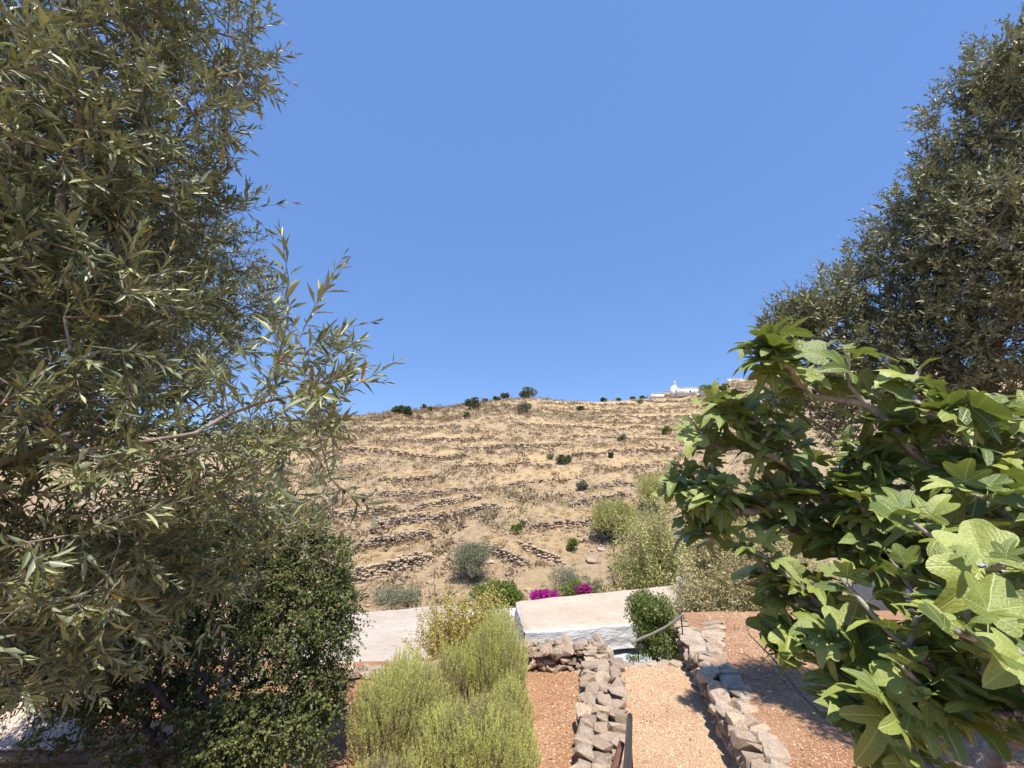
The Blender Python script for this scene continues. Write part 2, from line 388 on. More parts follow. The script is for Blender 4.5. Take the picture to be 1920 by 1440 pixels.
M_STRAW = tint_mat('straw_grass', [(0, (.40, .27, .13)), (.5, (.60, .44, .22)), (1, (.72, .56, .31))], .8, .25)

# ------------------------------------------------------------------ the hillside
def px2az(px, py):
    r = ray(px, py); h = math.hypot(r[0], r[1]); return math.atan2(r[0], r[1]), r[2] / h
SKY = [(-600, 930), (0, 890), (200, 850), (400, 820), (560, 797), (640, 782), (740, 773), (800, 768), (880, 756), (950, 748), (1000, 747), (1030, 750),
       (1120, 753), (1220, 749), (1280, 741), (1340, 723), (1400, 711), (1440, 705), (1600, 690), (1920, 690), (2600, 720)]
SA = np.array([px2az(*p)[0] for p in SKY]); SE = np.array([px2az(*p)[1] for p in SKY])
RA = np.array([px2az(x, 750)[0] for x in (0, 640, 900, 1050, 1200, 1300, 1440, 1920)]); RR = np.array([100, 118, 128, 150, 175, 215, 270, 320.])
R0, Z0 = 27.0, -5.2
def ridge(a): return np.interp(a, RA, RR), np.interp(a, SA, SE)
def zbase(a, r):
    Rr, E = ridge(a); zr = CZ + Rr * E
    t = np.clip((r - R0) / (Rr - R0), 0, 1)
    z = Z0 + (zr - Z0) * (t * (1.10 - .10 * t))
    z = np.where(r < R0, Z0 - (R0 - r) * .02, z)
    return np.where(r > Rr, zr + (r - Rr) * (E * .35 - .02), z)
def zlow(a, r):
    x = r * np.sin(a); y = r * np.cos(a); k = smooth((r - 22) / 20)
    Rr, E = ridge(a); top = 1 - .75 * smooth((r / Rr - .8) / .2)
    return k * (1.1 * fbm(x / 17, y / 17, 3, 3) * top + .5 * fbm(x / 5, y / 5, 3, 11) * (.4 + .6 * top))
def hitr(px, py, f=None):
    a, t = px2az(px, py); r = np.geomspace(20, 420, 3000)
    z = zbase(a, r) + zlow(a, r)
    if f is not None: z = f(np.full_like(r, a), r)
    k = np.nonzero(z >= CZ + r * t)[0]
    k = k[0] if len(k) else len(r) - 1
    if not len(np.nonzero(z >= CZ + r * t)[0]):           # above the skyline: sit it on the crest
        return a, ridge(a)[0] * .995
    return a, r[k]
WALLS = [[(640, 1096), (682, 1088), (745, 1072), (807, 1051)], [(690, 1012), (715, 1005), (800, 985), (873, 967), (944, 953)], [(770, 970), (782, 967), (857, 947), (900, 945)],
         [(973, 1026), (1010, 1041), (1057, 1059)], [(995, 989), (1050, 986), (1107, 986), (1150, 980)], [(1070, 955), (1110, 944), (1182, 930)], [(920, 920), (1000, 905), (1098, 892)],
         [(700, 912), (736, 907), (823, 895)], [(1102, 922), (1150, 916), (1194, 913)], [(850, 843), (940, 840), (1007, 838), (1080, 836)], [(600, 880), (657, 876), (702, 872)],
         [(1040, 861), (1100, 855), (1202, 847), (1280, 846)], [(740, 828), (830, 826), (940, 826)], [(990, 770), (1040, 772), (1098, 780)], [(1010, 757), (1110, 758), (1307, 757)],
         [(1020, 766), (1160, 768), (1330, 764)], [(1110, 782), (1200, 785), (1310, 780)], [(600, 975), (640, 971), (700, 966), (757, 959)], [(660, 1030), (740, 1020), (815, 1009)],
         [(900, 1030), (940, 1044), (985, 1062)], [(1010, 822), (1120, 820), (1265, 826)], [(960, 798), (1080, 800), (1200, 802), (1330, 800)], [(620, 850), (740, 853), (880, 858)],
         [(840, 880), (930, 876), (1040, 874)], [(1140, 880), (1200, 876), (1290, 872)], [(660, 935), (760, 930), (880, 925)], [(1090, 1015), (1130, 1010), (1180, 1012)], [(650, 808), (760, 806), (860, 800)],
         [(1180, 745), (1300, 752), (1430, 748)], [(1340, 732), (1420, 728), (1560, 722)], [(1330, 745), (1440, 740), (1560, 742)], [(1380, 718), (1450, 714), (1600, 706)]]
WP = []
for wl in WALLS:
    q = [hitr(*p) for p in wl]; WP.append((np.array([x[0] for x in q]), np.array([x[1] for x in q])))
WH = [.5 + .45 * R.random() for _ in WALLS]; WH[0] = 1.15; WH[1] = .95; WH[3] = .8; WH = [1.05 * q for q in WH]
def wallr(i, a):
    wa, wr = WP[i]; rr = np.interp(a, wa, wr)
    m = smooth((a - wa[0]) / .02) * smooth((wa[-1] - a) / .02)
    x = a * 90; return rr * (1 + .006 * fbm(x, x * 0 + i, 3, 40 + i)), m
def zterr(a, r, want_straw=False):
    z = zbase(a, r) + zlow(a, r); s = np.zeros_like(z)
    for i in range(len(WALLS)):
        rr, m = wallr(i, a); L = 3.0 + rr * .035
        u = (r - rr) / L; on_ = (u >= 0) & (u < 1)
        z = z + np.where(on_, m * WH[i] * (1 - u) ** 1.3, 0)
        s = np.maximum(s, np.where(on_, m * smooth(u * 8) * smooth((1 - u) * 1.6), 0))
    x = r * np.sin(a); y = r * np.cos(a)
    z = z + smooth((r - 22) / 10) * (.10 * fbm(x / 1.3, y / 1.3, 3, 70))
    return (z, s) if want_straw else z
def xyz(a, r, dz=0): return np.stack([r * np.sin(a), r * np.cos(a), zterr(a, r) + dz], -1)

aa = np.concatenate([np.radians(np.arange(-75, -32, 1.2)), np.radians(np.arange(-32, 40, .26)), np.radians(np.arange(40, 76, 1.5))])
rs = np.exp(np.arange(math.log(15.0), math.log(430), .0088))
Ag, Rg = np.meshgrid(aa, rs, indexing='ij')
Zg, Sg = zterr(Ag, Rg, True)
x = Rg * np.sin(Ag); y = Rg * np.cos(Ag)
Zg = Zg + np.where((Rg < 19), -.3, 0)
Vh = np.stack([x, y, Zg], -1).reshape(-1, 3); na, nr = Ag.shape
ii, jj = np.meshgrid(np.arange(na - 1), np.arange(nr - 1), indexing='ij'); b0 = (ii * nr + jj).ravel()
Fh = np.stack([b0, b0 + 1, b0 + nr + 1, b0 + nr], 1)[:, ::-1]
straw_bands = Sg.ravel()
up_ = smooth((Rg.ravel() / ridge(Ag.ravel())[0] - .78) / .2) * smooth((np.degrees(Ag.ravel()) - 2) / 6)
straw_attr = np.clip(np.maximum(straw_bands, .55 * up_ + .3 * up_ * fbm(x.ravel() / 6, y.ravel() / 3, 2, 5)), 0, 1)
part('hillside', Vh, [Fh], M_HILL, None, True, {'straw': straw_attr}, kind='structure')

# lower ground reaching under everything and out to the horizon
gv = []; gf = []
rr_ = np.array([0.5, 15.5, 60, 200, 800, 3500]); ang = np.radians(np.arange(0, 361, 10))
for r_ in rr_:
    for a_ in ang: gv.append((r_ * math.sin(a_), r_ * math.cos(a_), -5.9 if r_ < 100 else -7))
for i in range(len(rr_) - 1):
    for j in range(len(ang) - 1):
        k = i * len(ang) + j; gf.append((k, k + len(ang), k + len(ang) + 1, k + 1))
part('valley_ground', np.array(gv), [np.array(gf)[:, ::-1]], M_HILL, None, True, {'straw': np.full(len(gv), .3)}, kind='structure')
# far ridge on the left
fa = np.radians(np.linspace(-75, -8, 120)); fr = np.linspace(380, 620, 24)
Af, Rf = np.meshgrid(fa, fr, indexing='ij'); t = (Rf - 380) / 180
EL = np.interp(np.degrees(Af), [-75, -50, -38, -30, -20, -8], [.09, .097, .094, .088, .07, .05])
Zf = -6 + (600 * EL + 9) * smooth(np.minimum(t, 1)) + 6 * fbm(Af * 18, Rf / 60, 4, 9) * smooth(t * 1.2)
Vf = np.stack([Rf * np.sin(Af), Rf * np.cos(Af), Zf], -1).reshape(-1, 3)
ii, jj = np.meshgrid(np.arange(119), np.arange(23), indexing='ij'); b0 = (ii * 24 + jj).ravel()
part('distant_hill', Vf, [np.stack([b0, b0 + 24, b0 + 25, b0 + 1], 1)], M_HILL, None, True, {'straw': np.full(len(Vf), .15)}, kind='structure')

# dry-stone terrace walls on the hillside (stones of a few pixels: joined)
JB = []
for k in range(12):
    v = UNITBOX * (1 + R.uniform(-.28, .28, (8, 3))); JB.append(v)
def jitter_stones(P, ax, size, rng):
    """P (n,3), ax (n,3) along dir; returns verts/faces of n jittered boxes"""
    n = len(P); A = unit(ax + rng.normal(scale=.13, size=(n, 3))); U, W = frame(A)
    U = np.cross(A, W)
    sel = rng.integers(0, len(JB), n); outv = np.zeros((n, 8, 3))
    T = np.array(JB)[sel]
    outv = P[:, None] + T[:, :, 0:1] * (A * size[:, 0:1])[:, None] + T[:, :, 1:2] * (U * size[:, 1:2])[:, None] + T[:, :, 2:3] * (W * size[:, 2:3])[:, None]
    Fq = (BOXF[None] + (np.arange(n) * 8)[:, None, None]).reshape(-1, 4)
    return outv.reshape(-1, 3), [Fq]
WLAB = ['at lower left above the white roof', 'slanting up across the lower slope', 'broken and tumbled above the long slanting wall', 'running downhill right of the grey olive tree',
        'short and level left of the tall broom', 'curving up behind the green-topped bush', 'long and pale in the middle of the slope', 'at mid height beside the olive sprigs',
        'low and pale left of the fig tree', 'straight and narrow below the upper straw fields', 'at the far left edge of the slope', 'low under the dark bush on the upper right slope',
        'in the upper left straw band', 'rounded and rocky below the ridge trees', 'topmost below the straw field on the crest', 'second below the crest straw field', 'third below the crest straw field',
        'buried in scrub beside the olive branches', 'low above the lower left straw strip', 'crumbling beside the grey olive tree', 'in scrub at upper right', 'fourth below the crest on the right',
        'under the left shoulder of the hill', 'faint among shrubs in the middle', 'faint beside the fig leaves', 'overgrown at left middle height', 'small above the bougainvillea gully',
        'under the boulders of the left ridge', 'just below the white chapel', 'right of the chapel trees', 'behind the top of the fig tree', 'on the far crest at the right']
for i in range(len(WALLS)):
    wa, wr = WP[i]; L = float(np.mean(wr)) * (wa[-1] - wa[0]); st = .21 + .0019 * float(np.mean(wr))
    n = max(8, int(L / (st * .72))); a = np.linspace(wa[0], wa[-1], n * 2); PTS = []; AX = []; SZ = []
    H = WH[i]; crs = max(2, int(H / (st * .62)))
    for c in range(crs + 1):
        a2 = np.linspace(wa[0], wa[-1], n) + R.uniform(-.3, .3, n) * (wa[-1] - wa[0]) / n
        keep = R.random(n) < (.96 if c < crs else .45); a2 = a2[keep]
        gap = fbm(a2 * 60, a2 * 0 + i, 2, i + 200) > -.85; a2 = a2[gap]
        if len(a2) < 2: continue
        rr, m = wallr(i, a2)
        P = xyz(a2, rr - .12 + R.uniform(-.08, .08, len(a2)))
        foot = zterr(a2, rr - .6)
        P[:, 2] = foot - .05 + (c + .5) * (H * .95 / crs) * (.6 + .4 * m)
        d = np.stack([np.cos(a2), -np.sin(a2), a2 * 0], 1)
        PTS.append(P); AX.append(d); s = st * R.uniform(.7, 1.35, len(a2)); SZ.append(np.stack([s, s * .9, s * R.uniform(.35, .6, len(a2))], 1))
    # tumbled stones at the foot
    k = int(n * .35); a3 = R.uniform(wa[0], wa[-1], k); rr, m = wallr(i, a3); r3 = rr - R.gamma(1.5, .5, k); P = xyz(a3, r3, .05); PTS.append(P); AX.append(rdir(k)); s = st * R.uniform(.4, 1.0, k); SZ.append(np.stack([s, s, s * .6], 1))
    base = xyz(np.array([wa.mean()]), np.array([wallr(i, np.array([wa.mean()]))[0][0]]))[0]
    t_ = thing('terrace_wall', base, 'dry-stone terrace wall ' + WLAB[i], 'stone wall', 'dry-stone terrace walls across the hillside')
    V, Fq = jitter_stones(np.concatenate(PTS), np.concatenate(AX), np.concatenate(SZ), R)
    part('stones', V, Fq, M_ROCK, t_, kind='stuff')

# scrub on the slope
def mound(nb, rng, tall=1.0):
    P = rdir(nb, rng); P[:, 2] = np.abs(P[:, 2]); P *= (rng.random((nb, 1)) ** .35); P[:, 2] *= tall
    D = unit(P + rdir(nb, rng) * .5 + [0, 0, .35]); S = rng.uniform(.26, .56, nb); U = unit(np.cross(D, rdir(nb, rng)))
    V = np.stack([P - U * S[:, None] * .33, P + U * S[:, None] * .33, P + D * S[:, None]], 1).reshape(-1, 3)
    return V * .5, np.arange(nb * 3).reshape(-1, 3)
MOUNDS = [mound(26, R, R.uniform(.7, 1.3)) for _ in range(8)]
NS = 18500
a = R.uniform(math.radians(-33), math.radians(40), NS); Rr = ridge(a)[0]; r = R0 - 4 + (Rr * 1.0 - R0 + 4) * R.random(NS) ** .8
_, s = zterr(a, r, True); x = r * np.sin(a); y = r * np.cos(a)
dens = .74 - .22 * smooth((60 - r) / 25) + .9 * fbm(x / 9, y / 6, 3, 21) - 1.25 * s - .5 * smooth((r / Rr - .8) / .15) * smooth((np.degrees(a) - 4) / 6) + .45 * smooth((-np.degrees(a) + 4) / 8) * smooth((r / Rr - .65) / .2)
foot = np.zeros(NS)
for i in range(len(WALLS)):
    rr, m = wallr(i, a); u = (rr - r) / (1.2 + rr * .012); foot = np.maximum(foot, m * smooth(u * 6) * smooth((1 - u) * 3))
dens = dens - .08 + .75 * foot
k = R.random(NS) < np.clip(dens, .06, 1); a, r, x, y = a[k], r[k], x[k], y[k]; foot = foot[k]
P = xyz(a, r, -.03); n = len(P); sz = R.gamma(3.4, .25, n) * (1 + r / 260) * (.75 + .5 * smooth(fbm(x / 12, y / 12, 2, 33)))
tint = np.clip(.42 - .2 * foot + .5 * fbm(x / 14, y / 10, 3, 55) + R.normal(scale=.16, size=n), 0.02, 1)
px_, py_, d_ = project(P); size_px = sz / d_ * 760
inview = (px_ > 600) & (px_ < 1430) & (py_ < 1140)
order = np.argsort(-size_px * inview); big = order[:300]; rest = order[300:]
sel = R.integers(0, 8, n)
TM = [mesh_from('scrub_mound', v, [f], M_SCRUB, attrs={'tint': np.full(len(v), tt)}) for v, f in MOUNDS for tt in (.1, .3, .5, .7)]
def region(p):
    x, y, d = project(p); x, y = float(x), float(y)
    v = 'just above the roofs' if y > 1090 else 'low on the hillside' if y > 1030 else 'below the middle of the hillside' if y > 960 else 'on the middle hillside' if y > 880 else 'high on the hillside'
    h = 'beside the mastic tree' if x < 690 else 'behind the left white roof' if x < 800 else 'near the grey-green olive tree' if x < 930 else 'above the bougainvillea' if x < 1080 else 'near the dome-shaped broom' if x < 1200 else 'towards the fig tree'
    return v + ', ' + h
for q in big:
    th = R.random() * 6.28; s_ = sz[q]; M = mat4(np.array([math.cos(th), math.sin(th), 0]) * s_, np.array([-math.sin(th), math.cos(th), 0]) * s_, np.array([0, 0, s_ * R.uniform(.7, 1.1)]), P[q])
    o = piece('scrub_bush', TM[sel[q] * 4 + int(np.clip(tint[q] * 4, 0, 3))], M, None)
    tag(o, ('large ' if sz[q] > 1.15 else 'medium ' if sz[q] > .85 else 'small ') + ('dark brown' if tint[q] < .25 else 'brown' if tint[q] < .5 else 'olive-grey' if tint[q] < .75 else 'tan') + ' cushion bush ' + region(P[q]), 'bush', 'dry cushion bushes on the hillside')
pp = []; tt = []
for v_i in range(8):
    q = rest[sel[rest] == v_i]; th = R.random(len(q)) * 6.28; s_ = sz[q][:, None]
    X = np.stack([np.cos(th), np.sin(th), th * 0], 1) * s_; Y = np.stack([-np.sin(th), np.cos(th), th * 0], 1) * s_; Z = np.array([[0, 0, 1.]]) * s_ * R.uniform(.7, 1.1, (len(q), 1))
    v, f = stamp(MOUNDS[v_i][0], [MOUNDS[v_i][1]], P[q], X, Y, Z); pp.append((v, f)); tt.append(np.repeat(tint[q], len(MOUNDS[v_i][0])))
V, Fs = join(pp)
part('hillside_scrub', V, Fs, M_SCRUB, None, attrs={'tint': np.concatenate(tt)}, kind='stuff')['label'] = 'dense dry scrub covering the hillside'

# straw grass tufts
def tuft(nb, rng):
    b = rng.normal(scale=.22, size=(nb, 3)); b[:, 2] = 0; D = unit(np.stack([rng.normal(size=nb) * .45, rng.normal(size=nb) * .45, np.ones(nb)], 1)); h = rng.uniform(.5, 1.1, (nb, 1))
    U = unit(np.cross(D, rdir(nb, rng))) * .07
    return np.stack([b - U, b + U, b + D * h], 1).reshape(-1, 3), np.arange(nb * 3).reshape(-1, 3)
TUF = tuft(13, R); NT = 9000
a = R.uniform(math.radians(-30), math.radians(36), NT); r = 22 + (150 - 22) * R.random(NT) ** 1.25
_, s = zterr(a, r, True); k = (R.random(NT) < .3 + .8 * s); a, r, s = a[k], r[k], s[k]; P = xyz(a, r, -.02); n = len(P); h = R.uniform(.18, .42, n)[:, None] * (1 + r[:, None] / 200)
one = np.ones((n, 1)); V, Fs = stamp(TUF[0], [TUF[1]], P, np.array([[1., 0, 0]]) * h * 1.3, np.array([[0, 1., 0]]) * h * 1.3, np.array([[0, 0, 1.]]) * h)
part('dry_grass', V, Fs, M_STRAW, None, attrs={'tint': np.repeat(R.random(n), len(TUF[0]))}, kind='stuff')['label'] = 'straw coloured dry grass on the terraces'

# stones
def stone_mesh(seed, name='stone', flat=1.0, mat=None, npt=13):
    rng = np.random.default_rng(seed); bm = bmesh.new()
    p = rng.uniform(-1, 1, (npt, 3)); p = p / (np.max(np.abs(p), axis=1, keepdims=True) * .7 + np.linalg.norm(p, axis=1, keepdims=True) * .3) * .54
    p[:, 2] *= flat
    for q in p: bm.verts.new(q)
    res = bmesh.ops.convex_hull(bm, input=bm.verts)
    bmesh.ops.delete(bm, geom=[g for g in res['geom_interior'] if isinstance(g, bmesh.types.BMVert)], context='VERTS')
    bmesh.ops.dissolve_limit(bm, angle_limit=math.radians(14), verts=bm.verts, edges=bm.edges)
    bmesh.ops.bevel(bm, geom=list(bm.edges), offset=.018, segments=1, affect='EDGES', clamp_overlap=True)
    bmesh.ops.triangulate(bm, faces=bm.faces)
    me = bpy.data.meshes.new(name); bm.to_mesh(me); bm.free(); me.materials.append(mat or M_STONE); return me
STO = [stone_mesh(100 + i) for i in range(16)]
SLAB = [stone_mesh(200 + i, 'stone', 1.0, M_STONE_R, 16) for i in range(8)]
ROCKM = [stone_mesh(300 + i, 'rock', .8, M_ROCK, 18) for i in range(8)]
NR = 250; cnt = 0
a = R.uniform(math.radians(-27), math.radians(24), NR * 3); r = 24 + 60 * R.random(NR * 3) ** 1.2; x = r * np.sin(a); y = r * np.cos(a)
k = fbm(x / 7, y / 7, 3, 91) > .02; a, r = a[k][:NR], r[k][:NR]; P = xyz(a, r, .02)
for q in range(len(P)):
    s_ = R.gamma(3, .09) + .1; A = rdir(1)[0] * [1, 1, .25]; A = unit(A); B = unit(np.cross([0, 0, 1], A)); C_ = np.cross(A, B)
    o = piece('rock', ROCKM[q % 8], mat4(A * s_ * 1.2, B * s_, C_ * s_ * .7, P[q]), None)
    tag(o, ('large' if s_ > .62 else 'middling' if s_ > .4 else 'small') + ' pale weathered rock ' + region(P[q]), 'rock', 'loose rocks on the lower hillside')
for px0, py0, s0, lab in [(790, 790, 20, 'large pinkish boulder near the left shoulder of the ridge'), (812, 786, 16, 'second boulder beside the largest on the left shoulder'), (718, 828, 10, 'lone pale boulder on the left slope'),
                          (915, 1012, 26, 'jumble boulder above right of the grey olive tree'), (925, 1000, 18, 'white-faced boulder in the gully above the olive tree'), (965, 1018, 20, 'upright pale rock at the head of the descending wall'),
                          (1112, 1052, 40, 'broad flat outcrop left of the broom thicket'), (1128, 1030, 26, 'smaller outcrop above the broad flat one'), (745, 1085, 30, 'pale boulder under the lowest left terrace wall'), (780, 1070, 22, 'angular boulder at the end of the lowest left wall'), (880, 970, 16, 'boulder on the end of the slanting wall')]:
    a0, r0 = hitr(px0, py0); p = xyz(np.array([a0]), np.array([r0]), 0)[0]; s_ = .62 * s0 / 760 * np.linalg.norm(p)
    tag(piece('boulder', ROCKM[int(px0) % 8], mat4(np.array([1, .2, 0]) * s_, np.array([-.2, 1, 0]) * s_ * .9, np.array([0, 0, s_ * .4]), p), None), lab, 'boulder')

# ------------------------------------------------------------------ foliage tools
LEAF8 = (np.array([[0, 0, 0], [-.42, .33, .05], [0, .33, -.02], [.42, .33, .05], [-.40, .68, .02], [0, .68, -.05], [.40, .68, .02], [0, 1, -.10]]),
         [np.array([(0, 2, 1), (0, 3, 2), (4, 5, 7), (5, 6, 7)]), np.array([(1, 2, 5, 4), (2, 3, 6, 5)])])
LEAF4 = (np.array([[0, 0, 0], [-.5, .45, .05], [.5, .45, .05], [0, 1, -.06]]), [np.array([(0, 3, 1), (0, 2, 3)])])
def sample_blobs(blobs, n, rng, shell=.45):
    W = np.array([(b[3]) ** 2.2 * (b[4] if len(b) > 4 else 1) for b in blobs]); idx = rng.choice(len(blobs), n, p=W / W.sum())
    C = np.array([at(b[0], b[1], b[2]) for b in blobs])[idx]; rr = np.array([b[3] for b in blobs])[idx]
    D = rdir(n, rng); return C + D * (rr * rng.random(n) ** shell)[:, None], D, C
def skeleton(trunk, tips, step, rng, wob=.02, pathw=.2):
    cap = len(trunk) + len(tips) * 60
    P = np.zeros((cap, 3)); par = np.full(cap, -1); pl = np.zeros(cap); n = len(trunk)
    P[:n] = trunk; par[1:n] = np.arange(n - 1)
    for i in range(1, n): pl[i] = pl[i - 1] + np.linalg.norm(P[i] - P[i - 1])
    lo = max(1, n - 3); order = np.argsort(np.linalg.norm(tips - P[n - 1], axis=1)); ends = np.zeros(len(tips), int)
    for t in order:
        d = np.linalg.norm(P[lo:n] - tips[t], axis=1); j = lo + int(np.argmin(d + pathw * pl[lo:n])); L = np.linalg.norm(tips[t] - P[j]); k = max(1, int(round(L / step)))
        k = min(k, 50); dj = unit(P[j] - P[par[j]]); c = P[j] + dj * L * .35; prev = j
        for q in range(1, k + 1):
            s = q / k; p = (1 - s) ** 2 * P[j] + 2 * s * (1 - s) * c + s * s * tips[t]
            if q < k: p = p + rng.normal(scale=wob, size=3)
            P[n] = p; par[n] = prev; pl[n] = pl[prev] + L / k; prev = n; n += 1
        ends[t] = prev
    cnt = np.zeros(n); cnt[ends] += 1
    for i in range(n - 1, 0, -1): cnt[par[i]] += cnt[i]
    return P[:n], par[:n], cnt, ends
def skel_mesh(P, par, rad, thick=.012):
    i = np.arange(1, len(P)); A = P[par[i]]; B = P[i]; ra = np.minimum(rad[par[i]], rad[i] * 1.6); rb = rad[i]
    k = np.linalg.norm(B - A, axis=1) > 1e-5; A, B, ra, rb = A[k], B[k], ra[k], rb[k]
    th = rb > thick; A2 = A - (B - A) * .12
    bm = bmesh.new(); bmesh.ops.create_icosphere(bm, subdivisions=1, radius=1); tv = np.array([v.co for v in bm.verts]); tf = np.array([[v.index for v in f.verts] for f in bm.faces]); bm.free()
    kn = rad > .007; sr = (rad[kn] * 1.03)[:, None]          # rounded joints where limbs bend and fork
    jn = [stamp(tv, [tf], P[kn], np.array([[1., 0, 0]]) * sr, np.array([[0, 1., 0]]) * sr, np.array([[0, 0, 1.]]) * sr)] if kn.any() else []
    return join(jn + [tubes(A2[th], B[th], ra[th], rb[th], 7), tubes(A[~th], B[~th], ra[~th], rb[~th], 3)])
def shoots(P, D, G, L, npair, rng, leafL, leafW, ang=.8, bend=.35, upbias=.3):
    """P,D (n,3) shoot start/dir; returns leaf arrays O,X,Y,Z and twig segments"""
    n = len(P); O = []; Y = []; Zs = []; SL = []
    ph = rng.random(n) * 6.28; U, W = frame(D)
    for k in range(npair):
        s = (k + .6) / npair; Q = P + D * (s * L)[:, None] + G * (s * s * bend * L)[:, None]; T = unit(D + G * (2 * s * bend))
        for sg in (0, math.pi):
            f = ph + k * 1.57 + sg + rng.normal(scale=.35, size=n); rad = U * np.cos(f)[:, None] + W * np.sin(f)[:, None]
            an = ang * (1.15 - .5 * s) + rng.normal(scale=.22, size=n)
            d = unit(T * np.cos(an)[:, None] + rad * np.sin(an)[:, None] + rng.normal(scale=.08, size=(n, 3)))
            nn = unit(T - d * np.sum(T * d, 1, keepdims=True) + np.array([0, 0, upbias]) + rng.normal(scale=.35, size=(n, 3)))
            nn = unit(nn - d * np.sum(nn * d, 1, keepdims=True)); sc_ = leafL * rng.uniform(.7, 1.15, n) * (1.0 if k < npair - 2 else .72) * (.75 + .5 * math.sin(s * 2.6))
            keep = rng.random(n) < .9
            O.append(Q[keep]); Y.append(d[keep]); Zs.append(nn[keep]); SL.append(sc_[keep])
    O = np.concatenate(O); Y = np.concatenate(Y); Z = np.concatenate(Zs); SL = np.concatenate(SL)
    # terminal leaf
    Q = P + D * L[:, None] + G * (bend * L)[:, None]; T = unit(D + G * 2 * bend); O = np.vstack([O, Q]); Y = np.vstack([Y, T]); zz = unit(np.cross(T, rdir(n, rng))); Z = np.vstack([Z, zz]); SL = np.concatenate([SL, np.full(n, leafL * .6)])
    X = np.cross(Y, Z); wv = leafW / leafL * rng.uniform(.8, 1.2, len(O))
    A = []; B = []
    for q in range(2):
        s0, s1 = q / 2, (q + 1) / 2
        A.append(P + D * (s0 * L)[:, None] + G * (s0 * s0 * bend * L)[:, None]); B.append(P + D * (s1 * L)[:, None] + G * (s1 * s1 * bend * L)[:, None])
    return O, X * (SL * wv)[:, None], Y * SL[:, None], Z * SL[:, None], SL, np.concatenate(A), np.concatenate(B)
def front300(O, size, n=300, cell=14):
    px, py, d = project(O); s = size / np.maximum(d, .05); ok = (d > .3) & (px > 0) & (px < 1920) & (py > 0) & (py < 1440)
    cx = np.clip(px // cell, 0, 2000).astype(int); cy = np.clip(py // cell, 0, 2000).astype(int); key = cx * 3000 + cy
    o = np.lexsort((d, key)); first = np.zeros(len(O), bool); kk = key[o]; f = np.concatenate([[True], kk[1:] != kk[:-1]]); first[o[f]] = True
    cand = np.nonzero(ok & first)[0]; cand = cand[np.argsort(-s[cand])][:n]; m = np.zeros(len(O), bool); m[cand] = True; return m

def olive_tree(base, trunk, blobs, ntips, seed, label, mat, leafL, near, npair=8, L0=.2, drop=.55, extra=None, fruits=0, rtw=.0016, singles=True, lwr=.205):
    rng = np.random.default_rng(seed); root = thing('olive_tree', base, label, 'olive tree')
    tips, D, C = sample_blobs(blobs, ntips, rng, .4)
    if extra is not None: tips = np.vstack([tips, [e[0] for e in extra]]); D = np.vstack([D, [e[1] for e in extra]])
    px, py, d = project(tips); k = (np.linalg.norm(tips - CAM, axis=1) > drop); tips, D = tips[k], D[k]
    P, par, cnt, ends = skeleton(np.array(trunk), tips, .11 if near else .2, rng)
    rad = np.minimum(rtw * cnt ** .5 + .0008, .16)
    V, Fs = skel_mesh(P, par, rad); part('branches', V, Fs, M_BARK, root, True)
    gd = unit(P[ends] - P[par[ends]]); n = len(tips)
    reps = 1 if near else 1
    Dd = unit(gd * .5 + D * .7 + rdir(n, rng) * .5 + [0, 0, .15]); G = unit(rdir(n, rng) * .6 + [0, 0, .25 if near else .5]); Ls = L0 * rng.uniform(.55, 1.25, n)
    O, X, Y, Z, SL, A, B = shoots(P[ends], Dd, G, Ls, npair, rng, leafL, leafL * lwr)
    # side shoots
    for rep in range(2):
        off = rng.uniform(.1, .6, n); D2 = unit(Dd * .5 + rdir(n, rng)); st = P[ends] + Dd * (off * Ls)[:, None] * .5
        r_ = shoots(st, D2, G, Ls * .75, npair - 2, rng, leafL, leafL * lwr)
        O, X, Y, Z, SL, A, B = [np.concatenate([u, v_]) for u, v_ in zip((O, X, Y, Z, SL, A, B), r_)]
    dist = np.linalg.norm(O - CAM, axis=1); k = dist > drop; O, X, Y, Z, SL = O[k], X[k], Y[k], Z[k], SL[k]
    kA = np.linalg.norm(A - CAM, axis=1) > drop
    V, Fs = tubes(A[kA], B[kA], .0014 if near else .0018, .0009, 3); part('twigs', V, Fs, M_BARK, root, kind='stuff')
    m = front300(O, SL) if singles else np.zeros(len(O), bool)
    tm = mesh_from('leaf', LEAF8[0], LEAF8[1], mat, True)
    for q in np.nonzero(m)[0]: piece('leaf', tm, mat4(X[q], Y[q], Z[q], O[q]), root)
    O, X, Y, Z = O[~m], X[~m], Y[~m], Z[~m]; dist = np.linalg.norm(O - CAM, axis=1); nr = dist < 1.15
    pr = []
    if nr.any(): pr.append(stamp(LEAF8[0], LEAF8[1], O[nr], X[nr], Y[nr], Z[nr]))
    if (~nr).any(): pr.append(stamp(LEAF4[0], LEAF4[1], O[~nr], X[~nr] * 1.05, Y[~nr], Z[~nr]))
    V, Fs = join(pr); part('foliage', V, Fs, mat, root, False, kind='stuff')
    if fruits:
        q = rng.choice(len(A), fruits); F0 = A[q] + rdir(fruits, rng) * .014; bm = bmesh.new(); bmesh.ops.create_icosphere(bm, subdivisions=1, radius=1); tv = np.array([v.co for v in bm.verts]); tf = np.array([[v.index for v in f.verts] for f in bm.faces]); bm.free()
        k = np.linalg.norm(F0 - CAM, axis=1) > drop; F0 = F0[k]; s_ = .006 * np.ones((len(F0), 1)); V, Fs = stamp(tv, [tf], F0, np.array([[1., 0, 0]]) * s_, np.array([[0, 1., 0]]) * s_, np.array([[0, 0, 1.3]]) * s_)
        part('olives', V, Fs, M_OLIVEFRUIT, root, True, kind='stuff')
    print('olive leaves', len(O)); return root

